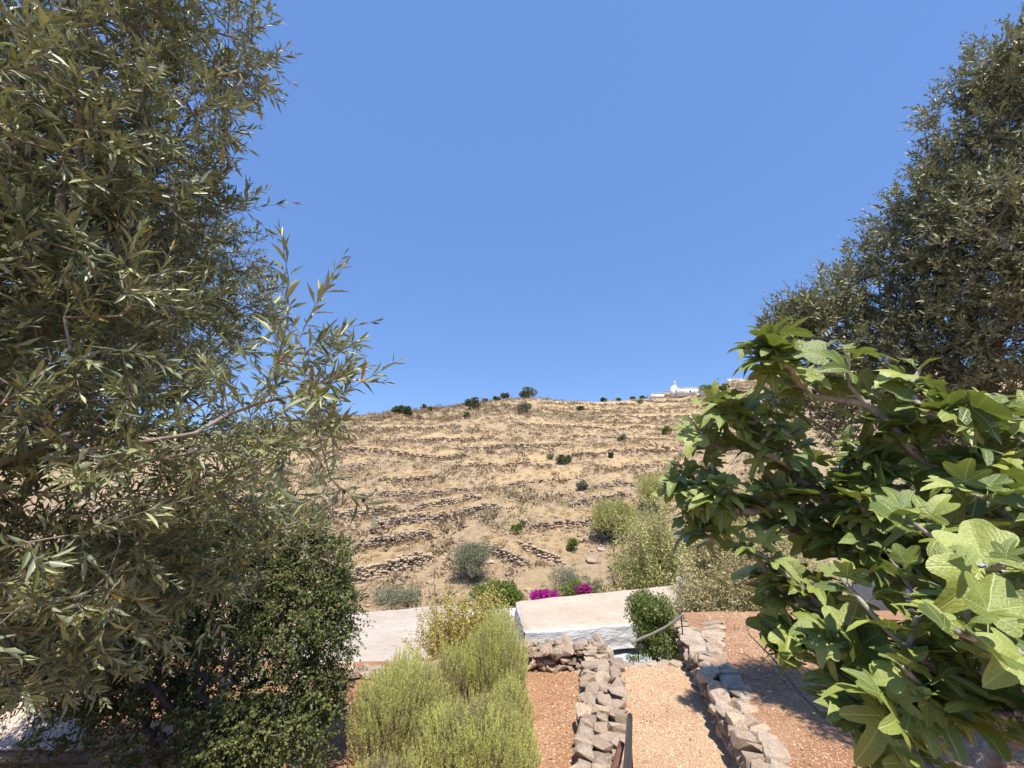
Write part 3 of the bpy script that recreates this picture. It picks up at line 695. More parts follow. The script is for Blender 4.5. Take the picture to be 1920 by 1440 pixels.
def crown_leaves(C, Rr, n, rng, ls, lw=.5, clumps=14, flat=.85, low=-.5, spiky=0):
    """leaves on the surface of clumps filling a crown ellipsoid"""
    D = rdir(clumps * 3, rng); D = D[D[:, 2] > low][:clumps]; cc = C + D * Rr * rng.uniform(.35, .78, (len(D), 1)) * [1, 1, flat]
    cr = rng.uniform(.26, .46, len(D)) * Rr.mean() if hasattr(Rr, 'mean') else rng.uniform(.26, .46, len(D)) * Rr
    i = rng.integers(0, len(D), n); d = rdir(n, rng); P = cc[i] + d * (cr[i] * rng.random(n) ** .3)[:, None] * [1, 1, .85]
    Y = unit(d * .8 + rdir(n, rng) * .7 + [0, 0, spiky]); Z = unit(np.cross(Y, rdir(n, rng))); Z = np.where((Z[:, 2] < 0)[:, None], -Z, Z)
    s = ls * rng.uniform(.6, 1.3, n); return P, np.cross(Y, Z) * (s * lw)[:, None], Y * s[:, None], Z * s[:, None]
def bush(name, base, C, Rr, n, ls, mat, label, cat, seed, group=None, trunk_r=.08, lw=.5, clumps=14, flat=.85, low=-.4, spiky=0, bark=None, crown='crown'):
    rng = np.random.default_rng(seed); root = thing(name, base, label, cat, group)
    Rr = np.array(Rr, float) if np.ndim(Rr) else np.array([Rr, Rr, Rr], float)
    O, X, Y, Z = crown_leaves(np.array(C), Rr, n, rng, ls, lw, clumps, flat, low, spiky)
    V, Fs = stamp(LEAF4[0], LEAF4[1], O, X, Y, Z); part(crown, V, Fs, mat, root)
    tips = np.array(C) + rdir(14, rng) * Rr * .5; tips = tips[tips[:, 2] > base[2] + .1]
    b = np.array(base); tr = [b - [0, 0, .1], b + (np.array(C) - b) * .15, b + (np.array(C) - b) * .3]
    P, par, cnt, ends = skeleton(np.array(tr), tips, max(.12, float(Rr.max()) * .2), rng, .01 * float(Rr.max()))
    rad = np.minimum(trunk_r * (cnt / cnt.max()) ** .6 + .004, trunk_r); V, Fs = skel_mesh(P, par, rad, 0.0); part('trunk', V, Fs, bark or M_BARKD, root, True)
    return root

# ------------------------------------------------------------------ trees and bushes on the hill
def hill_bush(px, py, wpx, hpx, mat, label, cat, seed, n=700, name='hillside_tree', ls=None, group=None, lw=.6, clumps=9, spiky=0, low=-.3, sink=0.0):
    a0, r0 = hitr(px, py); p = xyz(np.array([a0]), np.array([r0]))[0]; d = project(p)[2]; m = d / FOC
    W = wpx * m; H = hpx * m
    bush(name, p, p + [0, 0, H * .46 - sink], [W * .5, W * .5, H * .5], n, ls or max(.05, m * 3.0), mat, label, cat, seed, group, trunk_r=W * .04, lw=lw, clumps=clumps, flat=1.0, low=min(low, -.75), spiky=spiky)
G_R = 'dark trees and bushes along the ridge line'
for k, (x_, y_, w_, h_, mt, lb) in enumerate([
    (990, 747, 42, 24, M_TREEDK, 'broad dark tree crowning the ridge, widest on the skyline'), (948, 747, 15, 14, M_TREEDK, 'small round dark tree left of the broad crowning tree'),
    (930, 751, 14, 9, M_TREEDK, 'low dark bush between two small ridge trees'), (887, 769, 28, 25, M_TREEDK, 'rounded olive tree standing below the ridge line'), (983, 779, 32, 26, M_GREY, 'grey-green bush just below the broad ridge tree'),
    (748, 777, 26, 17, M_TREEDK, 'dark tree at the left end of the ridge'), (763, 782, 24, 20, M_TREEDK, 'dark tree leaning against the left-end ridge tree'), (795, 769, 11, 10, M_TREEDK, 'tiny dark tree on the left shoulder skyline'),
    (806, 773, 11, 11, M_TREEDK, 'small bush right of the tiny shoulder tree'), (875, 786, 15, 13, M_TREEDK, 'small dark bush under the rounded olive tree'), (1132, 751, 10, 9, M_TREEDK, 'lone tiny tree on the straw crest'),
    (1160, 751, 6, 5, M_TREEDK, 'tiny bush on the crest right of the lone tree'), (1186, 750, 9, 4, M_TREEDK, 'flat dark bush on the crest left of the chapel'), (1204, 749, 9, 6, M_TREEDK, 'dark bush nearest the left chapel outbuilding'),
    (1328, 740, 34, 17, M_GREEN, 'green tree against the right end of the chapel house'), (1355, 740, 30, 17, M_TREEDK, 'darker tree right of the chapel house'), (1286, 743, 9, 8, M_GREEN, 'small green tree in front of the white chapel house'),
    (1057, 868, 34, 12, M_TREEDK, 'dark green patch of bush in mid slope'), (1034, 862, 18, 9, M_GREY, 'greyish bush left of the mid slope dark bush'), (1250, 815, 22, 14, M_GREEN, 'green bush on the upper right slope beside the fig'),
    (1167, 829, 16, 15, M_GREY, 'grey bush on the upper right slope'), (1146, 859, 10, 10, M_TREEDK, 'small dark bush on the right slope'), (1090, 770, 14, 7, M_TREEDK, 'dark low bush on the upper terrace wall'),
    (967, 1000, 25, 17, M_GREEN, 'dark green cushion bush above the olive tree'), (978, 992, 18, 18, M_GREY, 'grey bush behind the green cushion'), (1092, 920, 20, 18, M_GREY, 'spiky brownish bush by the middle wall'),
    (910, 752, 10, 5, M_TREEDK, 'flat bush on the skyline right of the rounded olive'), (1200, 757, 12, 6, M_GREY, 'low bush on the straw field')]):
    hill_bush(x_, y_ - 1, w_, h_, mt, lb, 'tree' if w_ > 20 and 'bush' not in lb else 'bush', 500 + k, 500 if w_ < 20 else 1400, 'ridge_tree' if 'tree' in lb else 'hillside_bush', group=G_R if y_ < 800 else None)
hill_bush(885, 1091, 84, 84, M_GREY, 'round grey-green olive tree on the lower hillside above the roofs', 'olive tree', 601, 9000, 'hillside_olive_tree', ls=.14, lw=.3, clumps=34, low=-.6)
hill_bush(1075, 1035, 26, 30, M_GREEN, 'small bright green bush in the gully right of the descending wall', 'bush', 603, 1200, 'gully_bush', ls=.12)
hill_bush(1062, 1120, 70, 66, M_GREY, 'pale grey-green feathery shrub behind the bougainvillea', 'shrub', 604, 3800, 'feathery_shrub', ls=.12, lw=.25, clumps=30, spiky=.6)
hill_bush(1112, 1114, 46, 34, M_GREY, 'low sage-green shrub right of the feathery shrub', 'shrub', 605, 1500, 'sage_shrub', ls=.1, lw=.3, spiky=.4)
hill_bush(1162, 1090, 50, 70, M_BROOM, 'sparse yellow-green bush under the bare dead branch', 'bush', 606, 1500, 'broom_bush', ls=.13, lw=.2, spiky=.5)
hill_bush(740, 1135, 110, 32, M_GREY, 'low green-grey thicket just behind the left white roof', 'thicket', 607, 3500, 'roof_thicket', ls=.12, lw=.35, clumps=30)
hill_bush(1150, 1012, 96, 78, M_BROOM, 'dome-shaped broom bush with yellow-green top and dark base on the slope', 'bush', 608, 9000, 'broom_dome', ls=.24, lw=.22, clumps=40, spiky=.9, low=-.1)
hill_bush(1150, 1014, 70, 46, M_TREEDK, 'dark woody undergrowth inside the dome-shaped broom bush', 'undergrowth', 609, 2500, 'undergrowth', ls=.15, lw=.2, clumps=24)
hill_bush(1230, 960, 90, 80, M_BROOM, 'broom bush behind the left edge of the fig leaves', 'bush', 610, 5000, 'broom_bush', ls=.26, lw=.25, clumps=40, spiky=.9)

# ------------------------------------------------------------------ chapel hamlet on the ridge
def hpos(px, py):
    a0, r0 = hitr(px, py); return xyz(np.array([a0]), np.array([r0]))[0]
def hut(px0, px1, ybase, ytop, label, mat=None, name='ridge_house', windows=(), depth=5.0, dz=.7):
    p = hpos((px0 + px1) / 2, ybase) + [0, 0, dz]; d = project(p)[2]; m = d / FOC; W = (px1 - px0) * m; H = (ybase - ytop) * m + 1.0
    t_ = thing(name, p, label, 'house'); c = p + [0, depth / 2, H / 2 - .8]
    V, Fs = boxv(c, [W, 0, 0], [0, depth, 0], [0, 0, H]); wl_ = part('wall', V, Fs, mat or M_WHITE, t_)
    V, Fs = boxv(c + [0, 0, H / 2 + .1], [W + .3, 0, 0], [0, depth + .3, 0], [0, 0, .2]); part('roof', V, Fs, mat or M_WHITE, t_)
    for (wx, wy, ww, wh) in windows:
        X0 = p[0] + (wx - (px0 + px1) / 2) * m; Z0_ = p[2] + (ybase - wy) * m
        V, Fs = boxv([X0, p[1] - .03, Z0_], [ww * m, 0, 0], [0, .12, 0], [0, 0, wh * m]); part('window', V, Fs, M_GLASSD, t_)
    return p, m, c, H
p, m, c, H = hut(1276, 1313, 742, 731, 'long white chapel house below the belfry on the ridge', windows=[(1295.5, 737, 2.4, 4), (1303, 738, 1.6, 2.5), (1281, 738, 1.2, 2.2)])
t_ = thing('chapel', p + [-4.4, 6, 3], 'tiny white chapel with pointed belfry behind the long house', 'chapel')
b = p + np.array([-4.1, 6.5, 0]); top = p[2] + (742 - 728) * m
V, Fs = boxv([b[0], b[1], top - 1.5], [2.0, 0, 0], [0, 4, 0], [0, 0, 4]); part('wall', V, Fs, M_WHITE, t_)
pr = np.array([[-1.1, -2.05, .4], [1.1, -2.05, .4], [0, -2.05, 2.3], [-1.1, 2, .4], [1.1, 2, .4], [0, 2, 2.3]]) + [b[0], b[1], top]
part('gable_roof', pr, [np.array([(0, 1, 2), (3, 5, 4)]), np.array([(0, 2, 5, 3), (1, 4, 5, 2)])], M_WHITE, t_)
V, Fs = boxv([b[0], b[1] - 1.8, top + 2.7], [.5, 0, 0], [0, .5, 0], [0, 0, 1.1]); part('belfry', V, Fs, M_WHITE, t_)
V, Fs = join([boxv([b[0], b[1] - 1.8, top + 3.5], [.14, 0, 0], [0, .14, 0], [0, 0, .8]), boxv([b[0], b[1] - 1.8, top + 3.6], [.5, 0, 0], [0, .12, 0], [0, 0, .13])]); part('cross', V, Fs, M_WHITE, t_)
hut(1248, 1279, 743, 738, 'low cream terrace wall block left of the chapel house', M_ROOF, windows=[(1265, 741, 1.4, 2), (1270, 741, 1.2, 2), (1273, 741, 1.2, 2)])
hut(1225, 1246, 742, 736.5, 'small white outbuilding at the left end of the chapel hamlet')
hut(1318, 1324, 743, 736, 'white cube hut under the green chapel tree', depth=2)
hut(1326, 1331, 743, 736, 'narrow white hut beside the cube hut', depth=2)
hut(1366, 1371, 711.5, 706.5, 'tiny white hut high on the far crest', depth=2)
hut(1371, 1392, 711, 709.5, 'long low white wall on the far crest', depth=2)
p = hpos(1347, 718); m = project(p)[2] / FOC
t_ = thing('utility_pole', p, 'thin wooden utility pole on the crest right of the chapel', 'utility pole'); V, Fs = tubes([p - [0, 0, .5]], [p + [0, 0, 13 * m]], .14, .1, 6); part('pole', V, Fs, M_BARKD, t_)
V, Fs = boxv(p + [0, 0, 12 * m], [1.6, 0, 0], [0, .1, 0], [0, 0, .12]); part('crossarm', V, Fs, M_BARKD, t_)
p2 = hpos(1273, 735); t2 = thing('utility_pole', p2, 'thin utility pole just left of the chapel belfry', 'utility pole'); m2 = project(p2)[2] / FOC
V, Fs = tubes([p2 - [0, 0, .5]], [p2 + [0, 0, 12 * m2]], .12, .09, 6); part('pole', V, Fs, M_BARKD, t2)
A0 = p2 + [0, 0, 11.8 * m2]; A1 = p + [0, 0, 12.2 * m]; A2 = hpos(1440, 707) + [0, 0, 8]
for (u, v_, lb) in ((A0, A1, 'sagging power line from the chapel pole to the crest pole'), (A1, A2, 'power line running right from the crest pole')):
    s = np.linspace(0, 1, 20)[:, None]; W_ = u + (v_ - u) * s - np.array([0, 0, 1.6]) * (4 * s * (1 - s)); V, Fs = polytube(W_, .035, 4); o = part('power_line', V, Fs, M_METAL, None); tag(o, lb, 'power line')

# ------------------------------------------------------------------ terrace ground
def sheet(name, xl, xr, y0, y1, zf, mat, step=.08, kind='structure'):
    ys = np.arange(y0, y1 + step, step); nx = int(max(xr(y) - xl(y) for y in (y0, (y0 + y1) / 2, y1)) / step) + 1
    U = np.linspace(0, 1, nx); Yg, Ug = np.meshgrid(ys, U, indexing='ij'); Xg = xl(Yg) + (xr(Yg) - xl(Yg)) * Ug; Zg = zf(Xg, Yg)
    V = np.stack([Xg, Yg, Zg], -1).reshape(-1, 3); ii, jj = np.meshgrid(np.arange(len(ys) - 1), np.arange(nx - 1), indexing='ij'); b = (ii * nx + jj).ravel()
    return part(name, V, [np.stack([b, b + 1, b + nx + 1, b + nx], 1)], mat, None, True, kind=kind)
PL = lambda y: 1.37 + .225 * (y - 5.66)
PR = lambda y: 2.58 + .218 * (y - 5.66)
nz = lambda x, y, s: .018 * fbm(x * 2.2, y * 2.2, 4, s)
zpath = lambda x, y: 0.0 + nz(x, y, 1) + .035 * smooth(1 - np.abs(y - 8.45) / .5) * 0
zbed = lambda x, y: .03 + nz(x, y, 2) + .03 * fbm(x, y, 2, 8)
zright = lambda x, y: .40 + nz(x, y, 3) + .05 * fbm(x * .8, y * .8, 2, 9)
sheet('gravel_path', lambda y: PL(y) - .12, lambda y: PR(y) + .12, 5.0, 8.5, zpath, M_PATH, .05)
sheet('planting_bed', lambda y: -14 + 0 * y, lambda y: PL(y) - .25, 2.4, 8.45, zbed, M_SOIL, .09)
sheet('upper_planting_bed', lambda y: PR(y) + .28, lambda y: 16 + 0 * y, 1.5, 10.2, zright, M_SOIL2, .09)
sheet('viewing_terrace', lambda y: -14 + 0 * y, lambda y: 16 + 0 * y, -6, 2.35, lambda x, y: 1.55 + nz(x, y, 5), M_PATH, .3)
# solid earth under the terraces
for (x0, x1, y0, y1, z1, sk) in ((-14, PL(7) - .2, 2.3, 8.42, -.06, 0), (PL(7) - .19, PR(7) + .25, 4.0, 8.46, -.08, 0), (PR(7) + .26, 16, 1.45, 10.15, .28, 1), (-14, 16, -6, 2.28, 1.48, 0)):
    V, Fs = boxv([(x0 + x1) / 2, (y0 + y1) / 2, (z1 - 6) / 2], [x1 - x0, 0, 0], [0, y1 - y0, 0], [0, 0, z1 + 6])
    if sk:
        for q_ in range(8):
            if V[q_, 0] < 6: V[q_, 0] = PR(V[q_, 1]) + .45
    part('terrace_earth', V, Fs, M_SOIL2, None, kind='structure')
# steps from the path up to the viewing terrace
st = thing('stone_stairs', (1.6, 4.0, 0), 'stone stairs rising from the gravel path to the viewing terrace', 'stairs')
for k in range(9):
    V, Fs = boxv([1.72, 5.0 - k * .3 - .2 + .02, .17 * k - .08 + .004 * k], [1.35, 0, 0], [0, .5, 0], [0, 0, .34]); part('step', V, Fs, M_STONE_R, st)

# loose gravel and litter
TET = np.array([[-.5, -.3, 0], [.5, -.35, 0], [0, .5, 0], [0, 0, .38]]); TETF = [np.array([(0, 1, 3), (1, 2, 3), (2, 0, 3)])]
def scatter(name, n, xl, xr, y0, y1, zf, mat, s0, s1, label):
    y = R.uniform(y0, y1, n); u = R.random(n); x = xl(y) + (xr(y) - xl(y)) * u; z = zf(x, y) + .001
    dens = smooth(.55 + 1.2 * fbm(x * 1.6, y * 1.6, 3, 77)); k = R.random(n) < .35 + .65 * dens; x, y, z = x[k], y[k], z[k]; n = len(x)
    th = R.random(n) * 6.28; s = R.uniform(s0, s1, n)[:, None]; el = R.uniform(.5, 1, n)[:, None]
    X = np.stack([np.cos(th), np.sin(th), R.normal(scale=.25, size=n)], 1) * s; Y = np.stack([-np.sin(th), np.cos(th), R.normal(scale=.25, size=n)], 1) * s * el; Z = np.array([[0, 0, 1.]]) * s * R.uniform(.5, 1.1, (n, 1))
    V, Fs = stamp(TET, TETF, np.stack([x, y, z], 1), X, Y, Z); o = part(name, V, Fs, mat, None, kind='stuff'); o['label'] = label
scatter('path_gravel', 27000, lambda y: PL(y), lambda y: PR(y), 5.1, 8.45, zpath, M_GRAVEL, .006, .017, 'loose pale gravel on the path')
scatter('path_pebbles', 700, lambda y: PL(y), lambda y: PR(y), 5.1, 8.45, zpath, M_GRAVEL, .018, .042, 'larger pebbles strewn on the path')
scatter('bed_pebbles', 500, lambda y: -.9 + 0 * y, lambda y: PL(y) - .5, 5.0, 8.3, zbed, M_GRAVEL, .02, .05, 'larger stones and chips on the red bed')
scatter('bed_pebbles', 1500, lambda y: PR(y) + .6, lambda y: 7.5 + 0 * y, 4.2, 10.1, zright, M_GRAVEL, .02, .055, 'larger chips on the raised bed')
# dry leaves and twigs
def litter(name, n, xl, xr, y0, y1, zf, label):
    y = R.uniform(y0, y1, n); x = xl(y) + (xr(y) - xl(y)) * R.random(n); k = fbm(x * 1.3, y * 1.3, 3, 140) + R.normal(scale=.35, size=n) > .1; x, y = x[k], y[k]; n = len(x); z = zf(x, y) + .004
    D = unit(np.stack([R.normal(size=n), R.normal(size=n), R.normal(scale=.22, size=n)], 1)); Zz = unit(np.stack([R.normal(scale=.4, size=n), R.normal(scale=.4, size=n), np.ones(n)], 1)); Zz = unit(Zz - D * np.sum(Zz * D, 1, keepdims=True)); s = R.uniform(.02, .06, n)[:, None]
    V, Fs = stamp(LEAF4[0], LEAF4[1], np.stack([x, y, z], 1), np.cross(D, Zz) * s * .35, D * s, Zz * s); o = part(name, V, Fs, M_LITTER, None, kind='stuff'); o['label'] = label
LEAF4 = (np.array([[0, 0, 0], [-.5, .45, .05], [.5, .45, .05], [0, 1, -.06]]), [np.array([(0, 3, 1), (0, 2, 3)])])
M_LITTER = leaf_mat('leaf_litter', (.22, .14, .08), (.55, .40, .23), (.5, .38, .24), .05, .8, .2, (.12, .08, .05), .8)
litter('fallen_leaves', 1500, lambda y: -.9 + 0 * y, lambda y: PL(y) - .5, 5.0, 8.3, zbed, 'dry fallen leaves on the red bed')
litter('fallen_leaves', 500, lambda y: PL(y), lambda y: PR(y), 5.1, 8.45, zpath, 'dry fallen leaves on the path')
litter('fallen_leaves', 7000, lambda y: PR(y) + .6, lambda y: 7.5 + 0 * y, 4.2, 10.1, zright, 'dry fallen leaves on the raised bed')
litter('fallen_leaves', 6000, lambda y: -4.5 + 0 * y, lambda y: -1.0 + 0 * y, 4.2, 8.2, zbed, 'dark fallen leaves under the mastic tree')
scatter('bed_litter', 20000, lambda y: -.9 + 0 * y, lambda y: PL(y) - .5, 5.0, 8.3, zbed, M_GRAVEL, .006, .018, 'bark chips and stones on the red soil bed')
scatter('bed_litter', 12000, lambda y: -4 + 0 * y, lambda y: -.9 + 0 * y, 4.4, 8.3, zbed, M_GRAVEL, .008, .02, 'leaf litter under the dark bush')
scatter('bed_litter', 28000, lambda y: PR(y) + .6, lambda y: 7.5 + 0 * y, 4.2, 10.1, zright, M_GRAVEL, .007, .02, 'bark chips on the raised bed behind the right wall')

# ------------------------------------------------------------------ dry-stone garden walls
def laid_wall(t_, pts, width, z0, height, sl, rng, meshes, courses=3, rows=2, top=None, topmesh=None, core=None):
    P = np.array(pts, float); seg = np.linalg.norm(np.diff(P, axis=0), axis=1); cum = np.concatenate([[0], np.cumsum(seg)]); L = cum[-1]
    def pos(s): return np.array([np.interp(s, cum, P[:, k]) for k in range(2)])
    def wid(s): return np.interp(s, cum, width) if np.ndim(width) else width
    ch = height / courses; num = 0
    for c in range(courses):
        last = c == courses - 1; zc = z0 + (c + .5) * ch; tl = (top if (last and top) else sl)
        for rw in range(rows if not (last and top) else 1):
            s = rng.uniform(-.3, 0) * tl
            while s < L:
                l = tl * rng.choice([.5, .75, 1.0, 1.35, 1.8], p=[.2, .25, .25, .2, .1]) * rng.uniform(.9, 1.1); m_ = min(max(s + l / 2, 0), L); p = pos(m_); q = pos(min(m_ + .05, L)) - pos(max(m_ - .05, 0)); d = unit(np.array([q[0], q[1], 0.])); nrm = np.array([d[1], -d[0], 0.]); W = wid(m_)
                nr_ = rows if not (last and top) else 1; bw = W / nr_ * rng.uniform(.92, 1.22); off = ((rw + .5) / nr_ - .5) * W + rng.normal(scale=.02) - c * 0.0
                th = rng.normal(scale=.30); d2 = unit(d * math.cos(th) + nrm * math.sin(th) + [0, 0, rng.normal(scale=.17)]); n2 = unit(np.cross([0, 0, 1], d2) + [0, 0, rng.normal(scale=.2)]); z2 = unit(np.cross(d2, n2))
                hh = ch * rng.uniform(1.0, 1.55) * (1.0 if not (last and top) else .8)
                O = np.array([p[0], p[1], 0]) + nrm * off; O[2] = zc + rng.normal(scale=.012) + (rng.uniform(-.02, .05) if last else 0)
                mm = (topmesh if last and topmesh else meshes); me = mm[rng.integers(len(mm))]
                piece('stone', me, mat4(d2 * l * 1.12, n2 * bw * 1.08, z2 * hh, O), t_); num += 1; s += l * .94
    # rubble core so no light passes through
    V = []; F_ = []
    cw = .5
    for k, s in enumerate(np.linspace(0.05, L - .05, 24)):
        p = pos(s); q = pos(min(s + .05, L)) - pos(max(s - .05, 0)); d = unit(q); nrm = np.array([d[1], -d[0]]); W = wid(s) * cw / 2
        V += [(*(p - nrm * W), z0 - .1), (*(p + nrm * W), z0 - .1), (*(p + nrm * W), z0 + height * .6), (*(p - nrm * W), z0 + height * .6)]
        if k:
            b = 4 * k
            for i in range(4): F_.append((b - 4 + i, b - 4 + (i + 1) % 4, b + (i + 1) % 4, b + i))
    F_ += [(0, 3, 2, 1), (len(V) - 4, len(V) - 3, len(V) - 2, len(V) - 1)]
    part('rubble_core', np.array(V), [np.array(F_)], M_SOIL2, t_); return num
rng = np.random.default_rng(31)
t_ = thing('dry_stone_wall', (1.2, 6.6, 0), 'dry-stone wall with big grey stones between the path and the left red bed', 'stone wall')
laid_wall(t_, [(PL(4.6) - .32, 4.6), (PL(6) - .30, 6.0), (PL(7.95) - .33, 7.95)], [.60, .58, .64], -.05, .38, .165, rng, STO, 4, 3)
t_ = thing('dry_stone_wall', (.5, 8.3, 0), 'jumbled angular dry-stone wall along the terrace edge in front of the right white roof', 'stone wall')
laid_wall(t_, [(-.75, 8.2), (.2, 8.28), (.9, 8.32), (1.72, 8.38)], [.42, .5, .55, .6], -.10, .42, .165, rng, STO, 5, 3)
for k in range(34):
    s = rng.random(); O = np.array([-.2 + 1.95 * s, 8.2 + .2 * rng.uniform(-1, 1), .34 + rng.uniform(-.03, .06)]); A = unit(rdir(1, rng)[0] * [1, 1, .6]); B = unit(np.cross([.2, .3, 1], A)); C_ = np.cross(A, B); l = rng.uniform(.11, .24)
    piece('stone', STO[k % 16], mat4(A * l * 1.3, B * l, C_ * l * .7, O), t_)
t_ = thing('dry_stone_wall', (-2.6, 7.9, 0), 'very low line of brown stones along the terrace edge in front of the left white roof', 'stone wall')
laid_wall(t_, [(-5.6, 7.7), (-2.5, 7.95), (-.8, 8.17)], [.4, .4, .45], -.08, .19, .24, rng, STO, 2, 2)
t_ = thing('retaining_wall', (3.0, 7.0, 0), 'low retaining wall of long flat pale slabs along the right side of the path', 'retaining wall')
laid_wall(t_, [(PR(4.4) + .22, 4.4), (PR(6) + .24, 6.0), (PR(8.3) + .34, 8.3), (PR(9.5) + .50, 9.5)], [.45, .46, .62, .95], -.06, .48, .20, rng, STO, 4, 2, topmesh=SLAB)

# end-of-path edge stones and steps down
t_ = thing('stone_steps', (2.5, 8.8, -.3), 'rough stone steps dropping from the end of the gravel path', 'steps')
for k in range(7):
    xx = 1.85 + k * .235; piece('edge_stone', SLAB[k % 8], mat4(np.array([.30, .03, .01]), np.array([-.03, .24, 0]), np.array([0, 0, .13]), np.array([xx, 8.47 + .02 * math.sin(k * 2), -.02 + .006 * (k % 3)])), t_)
for k in range(5):
    V, Fs = boxv([2.6, 8.85 + k * .32, -.32 - k * .2], [1.5, 0, 0], [0, .36, 0], [0, 0, .3]); part('step', V, Fs, M_STONE_R, t_)

# handrail at the steps
t_ = thing('handrail', (3.1, 8.6, 0), 'curved grey iron handrail on thin posts at the top of the stone steps', 'handrail')
h = np.array([atY(1184, 1206, 8.95), atY(1200, 1198, 8.9), atY(1222, 1189, 8.82), atY(1246, 1177, 8.72), atY(1266, 1164, 8.64), atY(1283, 1150, 8.56)])
s = np.linspace(0, 5, 26); h2 = np.stack([np.interp(s, np.arange(6), h[:, k]) for k in range(3)], 1); V, Fs = polytube(h2, .024, 10); part('rail', V, Fs, M_RAIL, t_, True)
for (x0, y0, x1, y1, Y) in ((1195, 1201, 1197, 1252, 8.92), (1243, 1178, 1249, 1250, 8.73), (1277, 1156, 1285, 1250, 8.58)):
    A = atY(x0, y0, Y); B = atY(x1, y1, Y); B[0] = A[0]; B[2] -= .12; V, Fs = tubes([A], [B], .013, .013, 8); part('post', V, Fs, M_METAL, t_, True)
# handrail near the camera
t_ = thing('stair_handrail', at(1176, 1440, 1.9), 'thick dark iron handrail in the foreground pointing down the path', 'handrail')
A = at(1181, 1342, 3.0); B = at(1175, 1470, 1.72); A1_ = A + (B - A) * .02
V, Fs = polytube([A, A + (B - A) * .01, A + (B - A) * .5, B, B + (B - A) * .5], [.012, .020, .020, .020, .020], 14); part('rail', V, Fs, M_METAL, t_, True)
A = at(1166, 1392, 2.9); B = at(1146, 1460, 2.75); V, Fs = polytube([A, (A + B) / 2 + [.006, 0, 0], B, B + (B - A)], [.022, .026, .026, .026], 10); part('rusty_strut', V, Fs, M_RUST, t_, True)
A = at(1179, 1360, 2.95); V, Fs = tubes([A], [[A[0], A[1] + .02, 0.0]], .014, .014, 8); part('post', V, Fs, M_RUST, t_, True)

# ------------------------------------------------------------------ white houses below the terrace
def rough_block(parent, top4, zb, mat_top, mat_side, n=46, side_band=None, amp=.025, front_amp=.04):
    """top4: corners NL, NR, FR, FL (x,y,z)"""
    T = np.array(top4, float); U, W = np.meshgrid(np.linspace(0, 1, n), np.linspace(0, 1, n), indexing='ij')
    P = (1 - U)[..., None] * ((1 - W)[..., None] * T[0] + W[..., None] * T[3]) + U[..., None] * ((1 - W)[..., None] * T[1] + W[..., None] * T[2])
    Ln = [np.linalg.norm(T[1] - T[0]), np.linalg.norm(T[3] - T[0])]
    e = np.minimum(np.minimum(U, 1 - U) * Ln[0], np.minimum(W, 1 - W) * Ln[1])
    P[..., 2] += amp * fbm(P[..., 0] * 1.5, P[..., 1] * 1.5, 4, 17) - .05 * (1 - smooth(e / .09))
    q = lambda a, b: np.stack([a, b], 0)
    ii, jj = np.meshgrid(np.arange(n - 1), np.arange(n - 1), indexing='ij'); b = (ii * n + jj).ravel()
    part('roof', P.reshape(-1, 3), [np.stack([b, b + n, b + n + 1, b + 1], 1)], mat_top, parent, True)
    edges = {'front': P[:, 0], 'right': P[-1, :], 'back': P[::-1, -1], 'left': P[0, ::-1]}
    cen = T.mean(0)
    for nm, E in edges.items():
        m_ = 24; H = np.linspace(0, 1, m_) ** 1.0; S = np.zeros((len(E), m_, 3))
        for k, h_ in enumerate(H): S[:, k] = E; S[:, k, 2] = E[:, 2] * (1 - h_) + zb * h_
        d = unit((E[-1] - E[0]) * [1, 1, 0]); out = np.array([d[1], -d[0], 0]); out = out if np.dot(out, E.mean(0) - cen) > 0 else -out
        u = (E - E[0]) @ d; disp = front_amp * fbm(u[:, None] * 2.4 + 0 * S[..., 2], S[..., 2] * 3.5, 4, 23) * smooth(H[None] * 14) + .03 * smooth(H[None] * 18)
        S += out * disp[..., None]
        ii, jj = np.meshgrid(np.arange(len(E) - 1), np.arange(m_ - 1), indexing='ij'); b = (ii * m_ + jj).ravel()
        part('wall', S.reshape(-1, 3), [np.stack([b, b + 1, b + m_ + 1, b + m_], 1)], mat_side, parent, True)
ZR = -.6
nl = on(984, 1181, ZR); nr_ = on(1262, 1160, ZR); fl = on(968, 1126, ZR); fr_ = on(1300, 1092, ZR)
t_ = thing('white_house', (nl[0], nl[1], -4), 'white house right of centre with flat cream roof and rough whitewashed front wall', 'house')
rough_block(t_, [nl, nr_, fr_, fl], -1.25, M_ROOF, M_WHITE, 60)
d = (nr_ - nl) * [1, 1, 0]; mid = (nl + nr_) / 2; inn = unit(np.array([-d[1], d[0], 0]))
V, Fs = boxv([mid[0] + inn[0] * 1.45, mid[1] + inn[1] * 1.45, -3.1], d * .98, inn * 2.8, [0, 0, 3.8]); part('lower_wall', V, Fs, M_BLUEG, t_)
nl2 = on(560, 1263, ZR); nr2 = on(880, 1222, ZR); fl2 = on(560, 1158, ZR); fr2 = on(857, 1131, ZR)
t_ = thing('white_house', (nl2[0], nl2[1], -4), 'white house on the left with broad plain pale roof behind the rosemary', 'house')
rough_block(t_, [nl2, nr2, fr2, fl2], -4.2, M_ROOFW, M_WHITE, 60, front_amp=.01)
dd = unit((nr2 - nl2)); nn = np.array([dd[1], -dd[0], 0]); mid = (nl2 + nr2) / 2 + nn * .06 - [0, 0, .10]
V, Fs = boxv(mid, (nr2 - nl2) * 1.0, nn * .05, [0, 0, .13]); part('red_eave', V, Fs, M_RED, t_)
